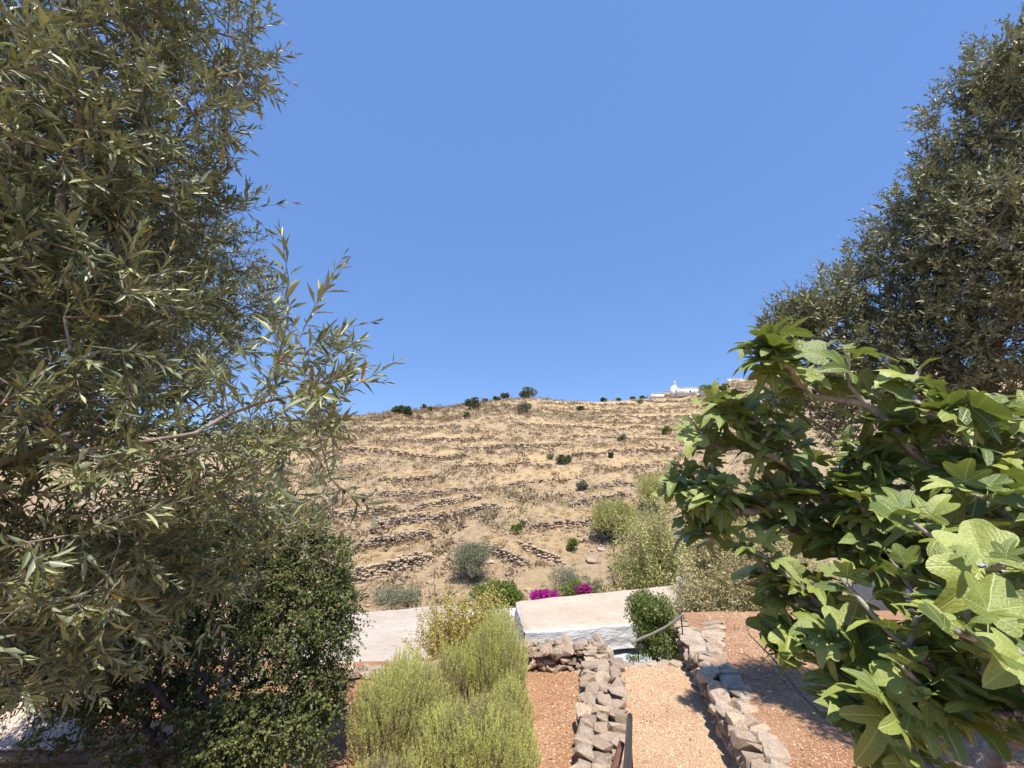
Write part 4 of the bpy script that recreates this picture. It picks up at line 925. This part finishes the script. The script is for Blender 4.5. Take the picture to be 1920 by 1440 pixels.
# low white parapet joining the houses
pA = on(858, 1149, -.95); pB = on(1012, 1143, -.95)
t_ = thing('parapet_wall', pA, 'low whitewashed parapet wall joining the two roofs behind the rosemary', 'wall')
rough_block(t_, [pA + [0, -.2, 0], pB + [0, -.2, 0], pB + [0, .35, 0], pA + [0, .35, 0]], -2.6, M_WHITE, M_WHITE, 24)
pA = on(900, 1163, -1.3); pB = on(975, 1160, -1.3)
V, Fs = boxv((pA + pB) / 2 - [0, 0, 1], [pB[0] - pA[0], 0, 0], [0, .8, 0], [0, 0, 2]); o = part('wall_block', V, Fs, M_WHITE, None); tag(o, 'whitewashed block under the parapet between the roofs', 'wall')
# sloping white wall pieces behind the broom
t_ = thing('stair_wall', atY(1268, 1120, 13.2), 'sloping whitewashed stair wall half hidden by the dry broom', 'wall')
q0 = atY(1268, 1082, 13.4); q1 = atY(1360, 1150, 12.8); T4 = [q0, q1, q1 + [0.2, .5, 0], q0 + [.2, .5, 0]]; rough_block(t_, T4, -3.5, M_WHITE, M_WHITE, 20)
# white house far right
t_ = thing('white_house', atY(1890, 1040, 12), 'white terrace building glimpsed through the fig leaves at the right edge', 'house')
c = atY(1895, 1030, 13.0); V, Fs = boxv(c + [1.5, 2, -1.4], [6, 0, 0], [0, 5, 0], [0, 0, 4.0]); part('wall', V, Fs, M_WHITE, t_)
V, Fs = boxv(c + [1.5, 2, .66], [6.2, 0, 0], [0, 5.2, 0], [0, 0, .12]); part('roof', V, Fs, M_ROOFW, t_)
V, Fs = boxv(c + [-.4, -.51, -.3], [.9, 0, 0], [0, .04, 0], [0, 0, 1.1]); part('shutter', V, Fs, M_SLATE, t_)
# reed canopy lower left
t_ = thing('reed_canopy', on(100, 1420, .3), 'weathered pale reed screen lying in dappled sun at the lower left corner', 'reed screen')
rng = np.random.default_rng(5)
c0 = on(-120, 1408, .25); c1 = on(170, 1408, .25); f0 = on(-60, 1285, .62); f1 = on(190, 1285, .62)
for k in range(84):
    s = k / 83; A = c0 + (c1 - c0) * s + rng.normal(scale=.006, size=3); B = f0 + (f1 - f0) * s + rng.normal(scale=.008, size=3)
    V, Fs = tubes([A], [B], .014 + .004 * rng.random(), .012, 5); part('reed', V, Fs, M_REED, t_)
V, Fs = boxv((c0 + c1 + f0 + f1) / 4 - [0, 0, .12], (c1 - c0), (f0 - c0) * .98, [0, 0, .04]); part('backing', V, Fs, M_ROOFW, t_)

# ------------------------------------------------------------------ shrubs round the terrace
def rosemary(base, rx, ry, H, ns, seed, label, lean=(0, 0), leafy=.32, nn=60, name='rosemary_bush', cat='rosemary', tintoff=0.0, mat=None, spread=.35, inner=.55):
    rng = np.random.default_rng(seed); root = thing(name, base, label, cat); base = np.array(base)
    th = rng.random(ns) * 6.28; rr = np.sqrt(rng.random(ns)); x = rr * np.cos(th); y = rr * np.sin(th)
    hz = H * (np.sqrt(np.clip(1 - .75 * rr ** 2, 0, 1))) * rng.uniform(1 - inner, 1.0, ns) ** .7 * (1 + .15 * fbm(x * 2.3, y * 2.3, 2, seed))
    tip = base + np.stack([x * rx + lean[0] * hz, y * ry + lean[1] * hz, hz], 1)
    st = base + np.stack([x * rx * .35, y * ry * .35, hz * 0 - .02], 1); dirn = unit(np.stack([x * spread, y * spread, np.ones(ns)], 1) + rng.normal(scale=.10, size=(ns, 3)))
    L = np.minimum(leafy * rng.uniform(.7, 1.25, ns), hz * .85); mid = tip - dirn * L[:, None]
    Vt, Ft = join([tubes(st, mid, .005, .003, 3), tubes(mid, tip, .003, .0012, 3)]); part('stems', Vt, Ft, M_STEM, root, kind='stuff')
    O = []; Y = []; T = []
    s = (np.arange(nn) + .5) / nn
    for k in range(nn):
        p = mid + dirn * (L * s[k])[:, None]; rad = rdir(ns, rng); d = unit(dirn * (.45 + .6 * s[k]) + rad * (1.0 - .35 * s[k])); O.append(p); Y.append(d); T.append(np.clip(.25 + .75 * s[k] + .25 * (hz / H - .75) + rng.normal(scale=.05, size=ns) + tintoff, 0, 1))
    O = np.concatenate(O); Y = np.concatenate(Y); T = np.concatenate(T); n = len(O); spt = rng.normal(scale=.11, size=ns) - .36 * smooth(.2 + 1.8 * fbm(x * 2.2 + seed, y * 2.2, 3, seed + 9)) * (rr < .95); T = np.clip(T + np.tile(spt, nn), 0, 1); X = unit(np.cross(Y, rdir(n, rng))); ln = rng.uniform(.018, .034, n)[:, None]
    V, Fs = stamp(np.array([[-.5, 0, 0], [.5, 0, 0], [0, 1, 0]]), [np.array([(0, 1, 2)])], O, X * .0060, Y * ln, X * 0)
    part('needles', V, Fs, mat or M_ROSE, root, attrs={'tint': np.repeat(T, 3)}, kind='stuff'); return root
def gp(px, py, z=.03): return on(px, py, z)
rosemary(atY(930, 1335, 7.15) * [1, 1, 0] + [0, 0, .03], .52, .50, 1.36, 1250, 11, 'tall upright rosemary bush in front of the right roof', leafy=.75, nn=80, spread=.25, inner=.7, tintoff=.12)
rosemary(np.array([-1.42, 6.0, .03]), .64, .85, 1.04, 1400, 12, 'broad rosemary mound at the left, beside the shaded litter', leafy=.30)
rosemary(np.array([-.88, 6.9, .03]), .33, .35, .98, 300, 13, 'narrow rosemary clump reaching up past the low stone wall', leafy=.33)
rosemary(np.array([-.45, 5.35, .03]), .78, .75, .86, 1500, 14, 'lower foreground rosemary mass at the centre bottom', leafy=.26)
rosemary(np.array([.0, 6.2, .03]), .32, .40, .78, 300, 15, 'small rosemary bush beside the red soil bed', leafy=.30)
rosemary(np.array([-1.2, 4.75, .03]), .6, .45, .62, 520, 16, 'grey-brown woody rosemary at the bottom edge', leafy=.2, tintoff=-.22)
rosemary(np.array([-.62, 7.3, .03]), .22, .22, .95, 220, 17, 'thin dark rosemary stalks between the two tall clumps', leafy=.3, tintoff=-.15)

# yellow dried shrub behind
def sprig_shrub(base, rx, ry, H, ns, seed, label, name, cat, mat, ls, lw, nl=26, spread=.5, leafy=.45, stemr=.004, lean=(0, 0), stemmat=None, tipr=1.0):
    rng = np.random.default_rng(seed); root = thing(name, base, label, cat); base = np.array(base)
    th = rng.random(ns) * 6.28; rr = np.sqrt(rng.random(ns)); x = rr * np.cos(th); y = rr * np.sin(th); hz = H * np.sqrt(np.clip(1 - .7 * rr ** 2, 0, 1)) * rng.uniform(.55, 1, ns)
    st = base + np.stack([x * rx * .2, y * ry * .2, hz * 0], 1); tip = base + np.stack([x * rx + lean[0] * hz, y * ry + lean[1] * hz, hz], 1) + rng.normal(scale=.06 * H, size=(ns, 3)) * [1, 1, .5]
    c = st + (tip - st) * .5 + np.stack([x * rx * -.12, y * ry * -.12, hz * .12], 1); Q = []
    for s in np.linspace(0, 1, 6): Q.append((1 - s) ** 2 * st + 2 * s * (1 - s) * c + s * s * tip)
    seg = [tubes(Q[k], Q[k + 1], stemr * (1 - k * .15), stemr * (.85 - k * .15), 3) for k in range(5)]; V, Fs = join(seg); part('stems', V, Fs, stemmat or M_STEM, root, kind='stuff')
    O = []; Y = []
    for k in range(nl):
        s = 1 - leafy * (k / nl) * rng.uniform(.6, 1.3, ns); s = np.clip(s, 0, 1)[:, None]; p = (1 - s) ** 2 * st + 2 * s * (1 - s) * c + s * s * tip; O.append(p + rng.normal(scale=ls * .5, size=(ns, 3))); Y.append(unit(unit(tip - c) * .6 + rdir(ns, rng)))
    O = np.concatenate(O); Y = np.concatenate(Y); n = len(O); Z = unit(np.cross(Y, rdir(n, rng))); Z = np.where((Z[:, 2] < 0)[:, None], -Z, Z); s = ls * rng.uniform(.6, 1.3, n)
    V, Fs = stamp(LEAF4[0], LEAF4[1], O, np.cross(Y, Z) * (s * lw)[:, None], Y * s[:, None], Z * s[:, None]); part('leaves', V, Fs, mat, root, kind='stuff'); return root
sprig_shrub(np.array([-1.15, 8.8, -.6]), .85, .5, 1.9, 320, 21, 'airy yellowing shrub behind the stone wall and rosemary', 'yellow_shrub', 'shrub', M_YELLOWSH, .045, .5, 40, leafy=.55)
sprig_shrub(np.array([-.45, 8.95, -.6]), .65, .4, 1.95, 300, 22, 'yellow leafy sprigs left of the tall rosemary top', 'yellow_shrub', 'shrub', M_YELLOWSH, .045, .5, 40, leafy=.55)
# broom mass right of centre
sprig_shrub(np.array([6.1, 11.9, -1.2]), 1.6, 1.0, 4.0, 800, 23, 'tall pale broom thicket with cream seed heads between the hill and the fig', 'broom_thicket', 'thicket', M_DRYF, .085, .5, 46, leafy=.5, stemr=.006)
sprig_shrub(np.array([7.0, 12.6, -1.2]), 1.6, 1.2, 4.9, 700, 24, 'yellow-green broom rising behind the fig leaves', 'broom_thicket', 'thicket', M_BROOM, .11, .26, 46, leafy=.6, stemr=.006)
sprig_shrub(np.array([6.6, 19.5, -5.2]), 2.0, 1.4, 8.3, 900, 25, 'fine yellow-green broom at the left flank of the thicket', 'broom_thicket', 'thicket', M_BROOM, .16, .26, 48, leafy=.6, stemr=.012)
sprig_shrub(np.array([5.3, 10.9, -.9]), 1.1, .6, 2.3, 520, 26, 'tangle of bare straw-brown stems above the slab wall', 'dry_stem_thicket', 'thicket', M_DRYF, .06, .35, 16, leafy=.35, stemr=.006)
sprig_shrub(np.array([6.2, 10.9, -.6]), 1.4, .6, 3.0, 420, 27, 'dry brown stems standing behind the fig trunk', 'dry_stem_thicket', 'thicket', M_DRYF, .06, .35, 16, leafy=.4, stemr=.006)
sprig_shrub(np.array([4.5, 11.2, -1.2]), .75, .4, 2.5, 380, 28, 'pale dry sprigs in front of the sloping white stair wall', 'dry_sprigs', 'shrub', M_DRYF, .06, .4, 26, leafy=.6, stemr=.005)
sprig_shrub(np.array([5.6, 11.0, -.9]), .8, .4, 2.4, 320, 29, 'yellow-green sprigs right of the white stair wall', 'dry_sprigs', 'shrub', M_BROOM, .06, .3, 26, leafy=.6, stemr=.005)
# myrtle by the steps
c = atY(1222, 1150, 9.75); c2 = atY(1235, 1205, 9.6)
rt = bush('myrtle_bush', [c[0], 9.75, -1.0], c + [0, 0, -.02], [.56, .5, .66], 16000, .05, M_MYRTLE, 'dense rounded dark green myrtle bush behind the curved handrail', 'bush', 41, clumps=46, low=-1, lw=.5)
O, X, Y, Z = crown_leaves(c2, np.array([.52, .4, .5]), 7000, np.random.default_rng(3), .045, .5, 30, .9, -1)
V, Fs = stamp(LEAF4[0], LEAF4[1], O, X, Y, Z); part('lower_foliage', V, Fs, M_MYRTLE, rt)
bush('myrtle_sapling', atY(1185, 1262, 9.2), atY(1186, 1238, 9.2), [.16, .12, .16], 260, .05, M_MYRTLE, 'wispy green sapling beside the pale blue wall base', 'plant', 42, trunk_r=.008, lw=.3)
# plants behind the roofs
def roof_bush(px, py, Y, wpx, hpx, mat, lab, cat, name, n, seed, ls, **k):
    c = atY(px, py, Y); m = project(c)[2] / FOC
    bush(name, [c[0], c[1], c[2] - hpx * m * .5 - 2.0], c, [wpx * m / 2, wpx * m / 2 * .7, hpx * m / 2], n, ls, mat, lab, cat, seed, **k)
roof_bush(934, 1122, 17.2, 118, 70, M_GREEN, 'bright green rounded bush between the two white roofs', 'bush', 'green_bush', 9000, 43, .09, clumps=50, low=-.3)
roof_bush(1020, 1119, 18.6, 62, 19, M_MAGENTA, 'magenta bougainvillea spilling behind the right roof edge', 'bougainvillea', 'bougainvillea', 1900, 44, .085, lw=.8, clumps=18)
roof_bush(1093, 1107, 19.2, 36, 22, M_MAGENTA, 'smaller magenta bougainvillea cluster further right behind the roof', 'bougainvillea', 'bougainvillea', 900, 45, .085, lw=.8, clumps=9)
roof_bush(1082, 1108, 19.5, 92, 40, M_GREEN, 'green leaves wrapped round the smaller bougainvillea', 'shrub', 'green_shrub', 1500, 46, .09, clumps=18)
# bare dead branch by the broom
rng = np.random.default_rng(8); b0 = hpos(1160, 1080); tr = [b0, b0 + [.1, 0, .6], b0 + [.25, 0, 1.2]]; tp = np.array([b0 + [.9, 0, 2.0], b0 + [.5, .2, 2.6], b0 + [-.4, 0, 2.0], b0 + [1.3, 0, 1.5], b0 + [.2, 0, 2.5], b0 + [-.7, 0, 1.4]])
P, par, cnt, ends = skeleton(np.array(tr), tp, .2, rng, .05); V, Fs = skel_mesh(P, par, .02 + .02 * cnt ** .5, 0); rt = thing('dead_tree', b0, 'bare dark dead branch standing left of the broom thicket', 'dead branch'); part('branches', V, Fs, M_BARKD, rt, True)

# ------------------------------------------------------------------ mastic bush lower left
def mastic():
    rng = np.random.default_rng(51); base = np.array([-3.3, 4.9, 0.0]); root = thing('mastic_tree', base, 'dense dark mastic tree filling the lower left, its crown over the pale roof', 'tree')
    blobs = [(560, 1150, 5.0, .62), (450, 1100, 5, .75), (600, 1065, 5.2, .40), (300, 1190, 4.8, .75), (560, 1290, 4.8, .42), (420, 1330, 4.5, .45), (622, 1165, 5, .30), (150, 1130, 4.5, .75), (575, 985, 5.3, .30), (480, 980, 5.3, .5), (600, 1300, 4.7, .30, 1.5), (575, 1390, 4.4, .28), (250, 1060, 4.6, .6), (120, 1380, 4.2, .3), (420, 1400, 4.2, .35), (300, 1350, 4.5, .45), (180, 1270, 4.6, .45), (60, 1260, 4.4, .4), (330, 1030, 5, .6), (640, 1120, 5.0, .2), (500, 1380, 4.5, .35), (20, 1180, 4.3, .6), (650, 1205, 4.9, .10, 3)]
    tips, D, C = sample_blobs(blobs, 5600, rng, .33); px, py, d = project(tips)
    k = ~((px < 150) & (py > 1320) & (rng.random(len(tips)) < .7)); tips, D = tips[k], D[k]
    P, par, cnt, ends = skeleton(np.array([base, base + [.05, .1, .45], base + [.1, .2, .9]]), tips, .2, rng, .03); rad = np.minimum(.0012 * cnt ** .5 + .001, .07)
    V, Fs = skel_mesh(P, par, rad); part('branches', V, Fs, M_BARKD, root, True); n = len(tips)
    Dd = unit(D * .9 + rdir(n, rng) * .5 + [0, 0, .2]); G = unit(rdir(n, rng) * .4 + [0, 0, -.6]); Ls = .16 * rng.uniform(.6, 1.3, n)
    r_ = [shoots(P[ends] + (rdir(n, rng) * .05), unit(Dd + rdir(n, rng) * .8), G, Ls * (1 if q == 0 else .8), 5, rng, .038, .026, 1.0, .5) for q in range(3)]
    O, X, Y, Z, SL = [np.concatenate([u[k] for u in r_]) for k in range(5)]
    V, Fs = stamp(LEAF4[0], LEAF4[1], O, X, Y, Z); part('foliage', V, Fs, M_PIST, root, kind='stuff'); print('mastic', len(O))
mastic()

# ------------------------------------------------------------------ olive trees
LB = [(110, 60, 1.75, .58), (330, 10, 2.0, .40), (430, 110, 2.0, .13, 2.2), (60, 350, 1.6, .55), (235, 330, 2.2, .40), (385, 385, 2.2, .20, 1.4), (100, 650, 1.5, .5), (330, 560, 2.6, .40), (450, 575, 2.6, .22, 1.5), (300, 780, 1.7, .36), (490, 800, 1.5, .20, 1.0),
      (580, 830, 1.4, .10, 1.3), (560, 710, 1.3, .08, 1.2), (341, 485, 3.7, .6), (200, 620, 3.6, .75), (80, 450, 3.5, .75), (60, 700, 3.4, .7), (330, 650, 3.6, .5), (110, 930, 1.4, .42), (420, 930, 1.9, .33), (540, 930, 1.8, .18), (-150, 500, 1.4, .5), (-300, 900, 1.3, .5), (40, 1130, 1.5, .30), (250, 1090, 1.8, .28), (-250, 100, 1.8, .8), (80, -220, 2.0, .7), (-500, 500, 1.6, .9), (200, 200, 1.5, .35), (210, 480, 2.0, .4), (330, 1040, 1.9, .3), (120, 1120, 1.6, .32)]
def od(px, py, d, tx, ty, td): p = at(px, py, d); return (p, unit(at(tx, ty, td) - p))
EX = [od(560, 640, 1.15, 610, 520, 1.15), od(575, 660, 1.15, 640, 560, 1.1), od(600, 690, 1.15, 690, 610, 1.1), od(590, 720, 1.2, 660, 640, 1.15), od(610, 770, 1.2, 680, 745, 1.15), od(600, 790, 1.2, 660, 780, 1.15), od(540, 600, 1.2, 600, 540, 1.2),
      od(460, 60, 1.9, 520, 60, 1.9), od(450, 110, 1.9, 515, 120, 1.9), od(455, 150, 1.9, 510, 195, 1.9), od(440, 30, 1.9, 500, 10, 1.9), od(420, 260, 1.9, 430, 230, 1.9), od(620, 900, 1.15, 720, 930, 1.1), od(430, 310, 2.0, 470, 300, 2.0), od(440, 400, 2, 490, 390, 2), od(470, 500, 2.2, 530, 520, 2.2), od(520, 680, 1.15, 560, 600, 1.1), od(560, 720, 1.1, 640, 700, 1.1)]
olive_tree([-2.9, 1.6, 1.55], [[-2.9, 1.6, 1.4], [-2.8, 1.65, 2.0], [-2.65, 1.7, 2.6], [-2.45, 1.75, 3.1]], LB, 3300, 61, 'large silvery olive tree filling the left side of the picture', M_OLIVE, .058, True, 8, .20, .62, EX, 420)
RB = [(1915, 230, 4.2, .75), (1880, 130, 4.2, .3), (1800, 410, 4.5, .72), (1660, 530, 5, .58), (1545, 630, 5, .40, 1.4), (1500, 600, 5.0, .25, 2.0), (1700, 690, 4.8, .75), (1850, 640, 4.2, .8), (1960, 450, 3.8, .85), (1990, 160, 4, .6), (1600, 770, 5, .45), (1800, 850, 4.5, .6), (1485, 745, 5.2, .28, 1.5), (1560, 560, 5, .25), (1740, 380, 4.8, .35), (2150, 500, 4, .9), (1900, 950, 4.6, .5), (1480, 660, 5.2, .22, 2), (1455, 610, 5.2, .14, 2.5)]
olive_tree([6.0, 4.6, .4], [[6.0, 4.6, .3], [5.9, 4.6, 1.0], [5.7, 4.55, 1.7], [5.45, 4.5, 2.3]], RB, 4500, 62, 'tall grey-green olive tree behind the fig on the right', M_OLIVE2, .062, False, 7, .22, 1.0, None, 0, lwr=.30)

# ------------------------------------------------------------------ fig tree
def fig_leaf_mesh(seed, lob=1.0):
    rng = np.random.default_rng(seed); lobes = [(0, .62, .44, .18), (47, .52, .40, .15), (-47, .52, .40, .15), (103, .33, .30, .13), (-103, .33, .30, .13)]
    na_, ns_ = 56, 4; rad = np.zeros(na_); angs = np.linspace(-math.pi, math.pi, na_, endpoint=False)
    jit = [(a0 + rng.normal(scale=3), c0 * rng.uniform(.9, 1.08), a1, b1 * rng.uniform(.92, 1.2) * lob) for a0, c0, a1, b1 in lobes]
    for i, th in enumerate(angs):
        r = .26 if abs(th) < 2.4 else .14
        for (a0, c0, a1, b1) in jit:
            dl = th - math.radians(a0); dx, dy = math.cos(dl), math.sin(dl)
            A = dx * dx / a1 ** 2 + dy * dy / b1 ** 2; B = -2 * dx * c0 / a1 ** 2; Cc = c0 * c0 / a1 ** 2 - 1; D = B * B - 4 * A * Cc
            if D > 0:
                q = (-B + math.sqrt(D)) / (2 * A)
                if q > 0: r = max(r, q)
        rad[i] = r * (1 + .025 * math.sin(i * 2.9) + rng.normal(scale=.012))
    rad = .25 * (np.roll(rad, 1) + np.roll(rad, -1)) + .5 * rad
    V = [(0, 0, 0)]; UV = [(0, 0)]; F3 = []; F4 = []; curl = rng.uniform(.05, .55); fold = rng.uniform(.15, .75); w1, w2 = rng.random(2) * 6.28
    for k in range(1, ns_ + 1):
        for i, th in enumerate(angs):
            r = rad[i] * (k / ns_) ** .9; x = r * math.sin(th); y = r * math.cos(th)
            lobe_c = min(abs(math.degrees(th) - a0) for a0, *_ in jit) / 25.0
            z = fold * abs(x) - curl * (r ** 2) * (1.0 + .4 * math.cos(th)) + .045 * math.sin(5 * x + w1) * r + .04 * math.sin(7 * y + w2) * r + .03 * min(lobe_c, 1) * r
            V.append((x, y, z)); UV.append((x, y))
    for i in range(na_):
        j = (i + 1) % na_; F3.append((0, 1 + j, 1 + i))
        for k in range(ns_ - 1): F4.append((1 + k * na_ + i, 1 + k * na_ + j, 1 + (k + 1) * na_ + j, 1 + (k + 1) * na_ + i))
    return np.array(V), [np.array(F3), np.array(F4)], np.array(UV)
FLV = [fig_leaf_mesh(i, 1.0 if i % 3 else 1.45) for i in range(6)]
def low_lod(v):     # every second spoke, 2 rings
    V, Fs, UV = v; na_ = 56; idx = [0] + [1 + k * na_ + i for k in (1, 3) for i in range(0, na_, 2)]; h = na_ // 2
    F3 = [(0, 1 + (i + 1) % h, 1 + i) for i in range(h)]; F4 = [(1 + i, 1 + (i + 1) % h, 1 + h + (i + 1) % h, 1 + h + i) for i in range(h)]
    return V[idx], [np.array(F3), np.array(F4)], UV[idx]
FLL = [low_lod(v) for v in FLV]
def fig_tree():
    rng = np.random.default_rng(77); base = np.array([3.45, 3.3, .35]); root = thing('fig_tree', base, 'spreading fig tree with big lobed bright green leaves on the right', 'fig tree')
    blobs = [(1480, 745, 2.3, .26), (1450, 650, 2.2, .10, 2), (1560, 690, 2.3, .16), (1400, 860, 2.5, .34), (1310, 850, 2.6, .12, 2), (1275, 905, 2.6, .10, 2.5), (1290, 960, 2.6, .10, 2), (1345, 780, 2.5, .14, 1.5), (1390, 980, 2.4, .24), (1310, 930, 2.5, .12, 1.5), (1560, 1020, 2.1, .34), (1690, 950, 2.1, .26), (1820, 930, 1.9, .24), (1590, 1220, 2.0, .22), (1620, 1330, 1.8, .2), (1490, 1150, 2.25, .14, .8), (1530, 1250, 2.1, .12, .7), (1580, 1370, 1.8, .12, .7), (1620, 1020, 2.3, .26), (1640, 700, 2.4, .14), (1720, 760, 2.2, .2), (1740, 1000, 2.2, .3), (1500, 900, 2.5, .28), (1560, 880, 2.6, .25), (1480, 1020, 2.5, .22), (1640, 840, 2.3, .34), (1780, 850, 2.0, .34), (1860, 1000, 1.6, .32), (1740, 1130, 1.6, .30),
             (1650, 1270, 1.7, .24), (1820, 1290, 1.35, .24), (1900, 1150, 1.3, .26), (1930, 860, 2.0, .26), (1440, 1110, 2.3, .16, 1.3), (1620, 1390, 1.7, .18), (1480, 1190, 2.2, .08, 1.5), (2050, 1200, 1.5, .5), (2100, 1000, 1.9, .4), (1760, 1420, 1.4, .2), (1320, 1010, 2.5, .08, 1.5)]
    tips, D, C = sample_blobs(blobs, 245, rng, .42)
    ext = np.array([at(1455, 640, 2.15), at(1415, 660, 2.2), at(1590, 665, 2.2), at(1700, 730, 2.1), at(1300, 790, 2.55), at(1350, 780, 2.5), at(1480, 690, 2.2), at(1270, 900, 2.6), at(1790, 760, 2.0), at(1880, 770, 1.9), at(1795, 1185, 1.12), at(1880, 1060, 1.25)])
    tips = np.vstack([tips, ext]); D = np.vstack([D, np.tile([0, 0, 1.], (len(ext), 1))])
    k = np.linalg.norm(tips - CAM, axis=1) > 1.1; tips, D = tips[k], D[k]
    stems = []; 
    P, par, cnt, ends = skeleton(np.array([base - [0, 0, .1], base + [-.02, .02, .1], base + [-.05, .05, .22]]), tips, .13, rng, .02, .42)
    rad = np.minimum(.0058 * cnt ** .46 + .004, .05); V, Fs = skel_mesh(P, par, rad, 0.0); part('branches', V, Fs, M_FIGBARK, root, True)
    n = len(tips); gd = unit(P[ends] - P[par[ends]]); O = []; X = []; Y = []; Z = []; S = []; PA = []; PB = []
    for t in range(n):
        ax = unit(gd[t] * .5 + np.array([0, 0, .8]) + D[t] * .25 + rng.normal(scale=.15, size=3)); m = rng.integers(5, 8); ph = rng.random() * 6.28; U, W = frame(ax[None]); U, W = U[0], W[0]
        for q in range(m):
            s = q / (m - 1); f = ph + q * 2.4; rd = U * math.cos(f) + W * math.sin(f); p0 = P[ends[t]] - gd[t] * .13 * (1 - s); pd = unit(ax * (.25 + .75 * s) + rd * .9 + rng.normal(scale=.12, size=3)); pl = rng.uniform(.045, .09) * (1.1 - .5 * s)
            p1 = p0 + pd * pl; bd = unit(pd * 1.0 + np.array([0, 0, -.05 - .95 * rng.random() ** 1.8 + .75 * s]) + rng.normal(scale=.15, size=3)); upv = np.array([.15, -.40, .75]) + ax * .2 - rd * .2 + rng.normal(scale=.36, size=3)
            zn = unit(upv - bd * np.dot(upv, bd)); xs = np.cross(bd, zn); sz_ = rng.uniform(.085, .17) * (1.0 - .45 * s ** 2) * (1.25 if np.linalg.norm(p1 - CAM) < 1.6 else 1)
            O.append(p1); X.append(xs * sz_ * rng.uniform(.9, 1.1)); Y.append(bd * sz_); Z.append(zn * sz_); S.append(sz_); PA.append(p0); PB.append(p1)
    O, X, Y, Z, S, PA, PB = map(np.array, (O, X, Y, Z, S, PA, PB)); cen = O + Y * .5; k = (np.linalg.norm(cen - CAM, axis=1) > .85)
    px, py, d = project(cen); ok = k & ~((px < 1235) & (py < 1440)) ; O, X, Y, Z, S, PA, PB = [u[ok] for u in (O, X, Y, Z, S, PA, PB)]
    V, Fs = tubes(PA, PB, .0022, .0018, 5); part('petioles', V, Fs, M_FIGFRUIT, root, True, kind='stuff')
    m = front300(O + Y * .5, S, 300, 26); var = rng.integers(0, 6, len(O)); TMh = [mesh_from('leaf', v[0], v[1], M_FIG, True, uv=v[2]) for v in FLV]
    for q in np.nonzero(m)[0]: piece('leaf', TMh[var[q]], mat4(X[q], Y[q], Z[q], O[q]), root)
    pr = []; uvs = []
    for v_i in range(6):
        q = (~m) & (var == v_i)
        if q.any(): pr.append(stamp(FLL[v_i][0], FLL[v_i][1], O[q], X[q], Y[q], Z[q])); uvs.append(np.tile(FLL[v_i][2], (q.sum(), 1)))
    V, Fs = join(pr); part('foliage', V, Fs, M_FIG, root, True, uv=np.concatenate(uvs), kind='stuff'); print('fig leaves', len(O))
    q = rng.choice(len(P) - 10, 40) + 5; bm = bmesh.new(); bmesh.ops.create_icosphere(bm, subdivisions=2, radius=1); tv = np.array([v.co for v in bm.verts]); tf = np.array([[v.index for v in f.verts] for f in bm.faces]); bm.free()
    tipq = ends[rng.integers(0, n, 60)]; fp = P[tipq] + rdir(60, rng) * .03 - [0, 0, .02]; s_ = rng.uniform(.010, .017, (60, 1)); V, Fs = stamp(tv, [tf], fp, np.array([[1., 0, 0]]) * s_, np.array([[0, 1., 0]]) * s_, np.array([[0, 0, 1.15]]) * s_); part('figs', V, Fs, M_FIGFRUIT, root, True, kind='stuff')
    # low drooping branch
    LBp = [on(1545, 1345, .5), on(1500, 1300, .55), on(1450, 1235, .6), on(1405, 1190, .75), on(1398, 1165, .95)]; V, Fs = polytube(LBp, [.018, .015, .013, .010, .006], 7); part('low_branch', V, Fs, M_BARKD, root, True)
fig_tree()
print('objects', len(bpy.data.objects), 'tris', sum(sum(max(0, len(p.vertices) - 2) for p in me.polygons) if len(me.polygons) < 2000 else len(me.polygons) for me in bpy.data.meshes))
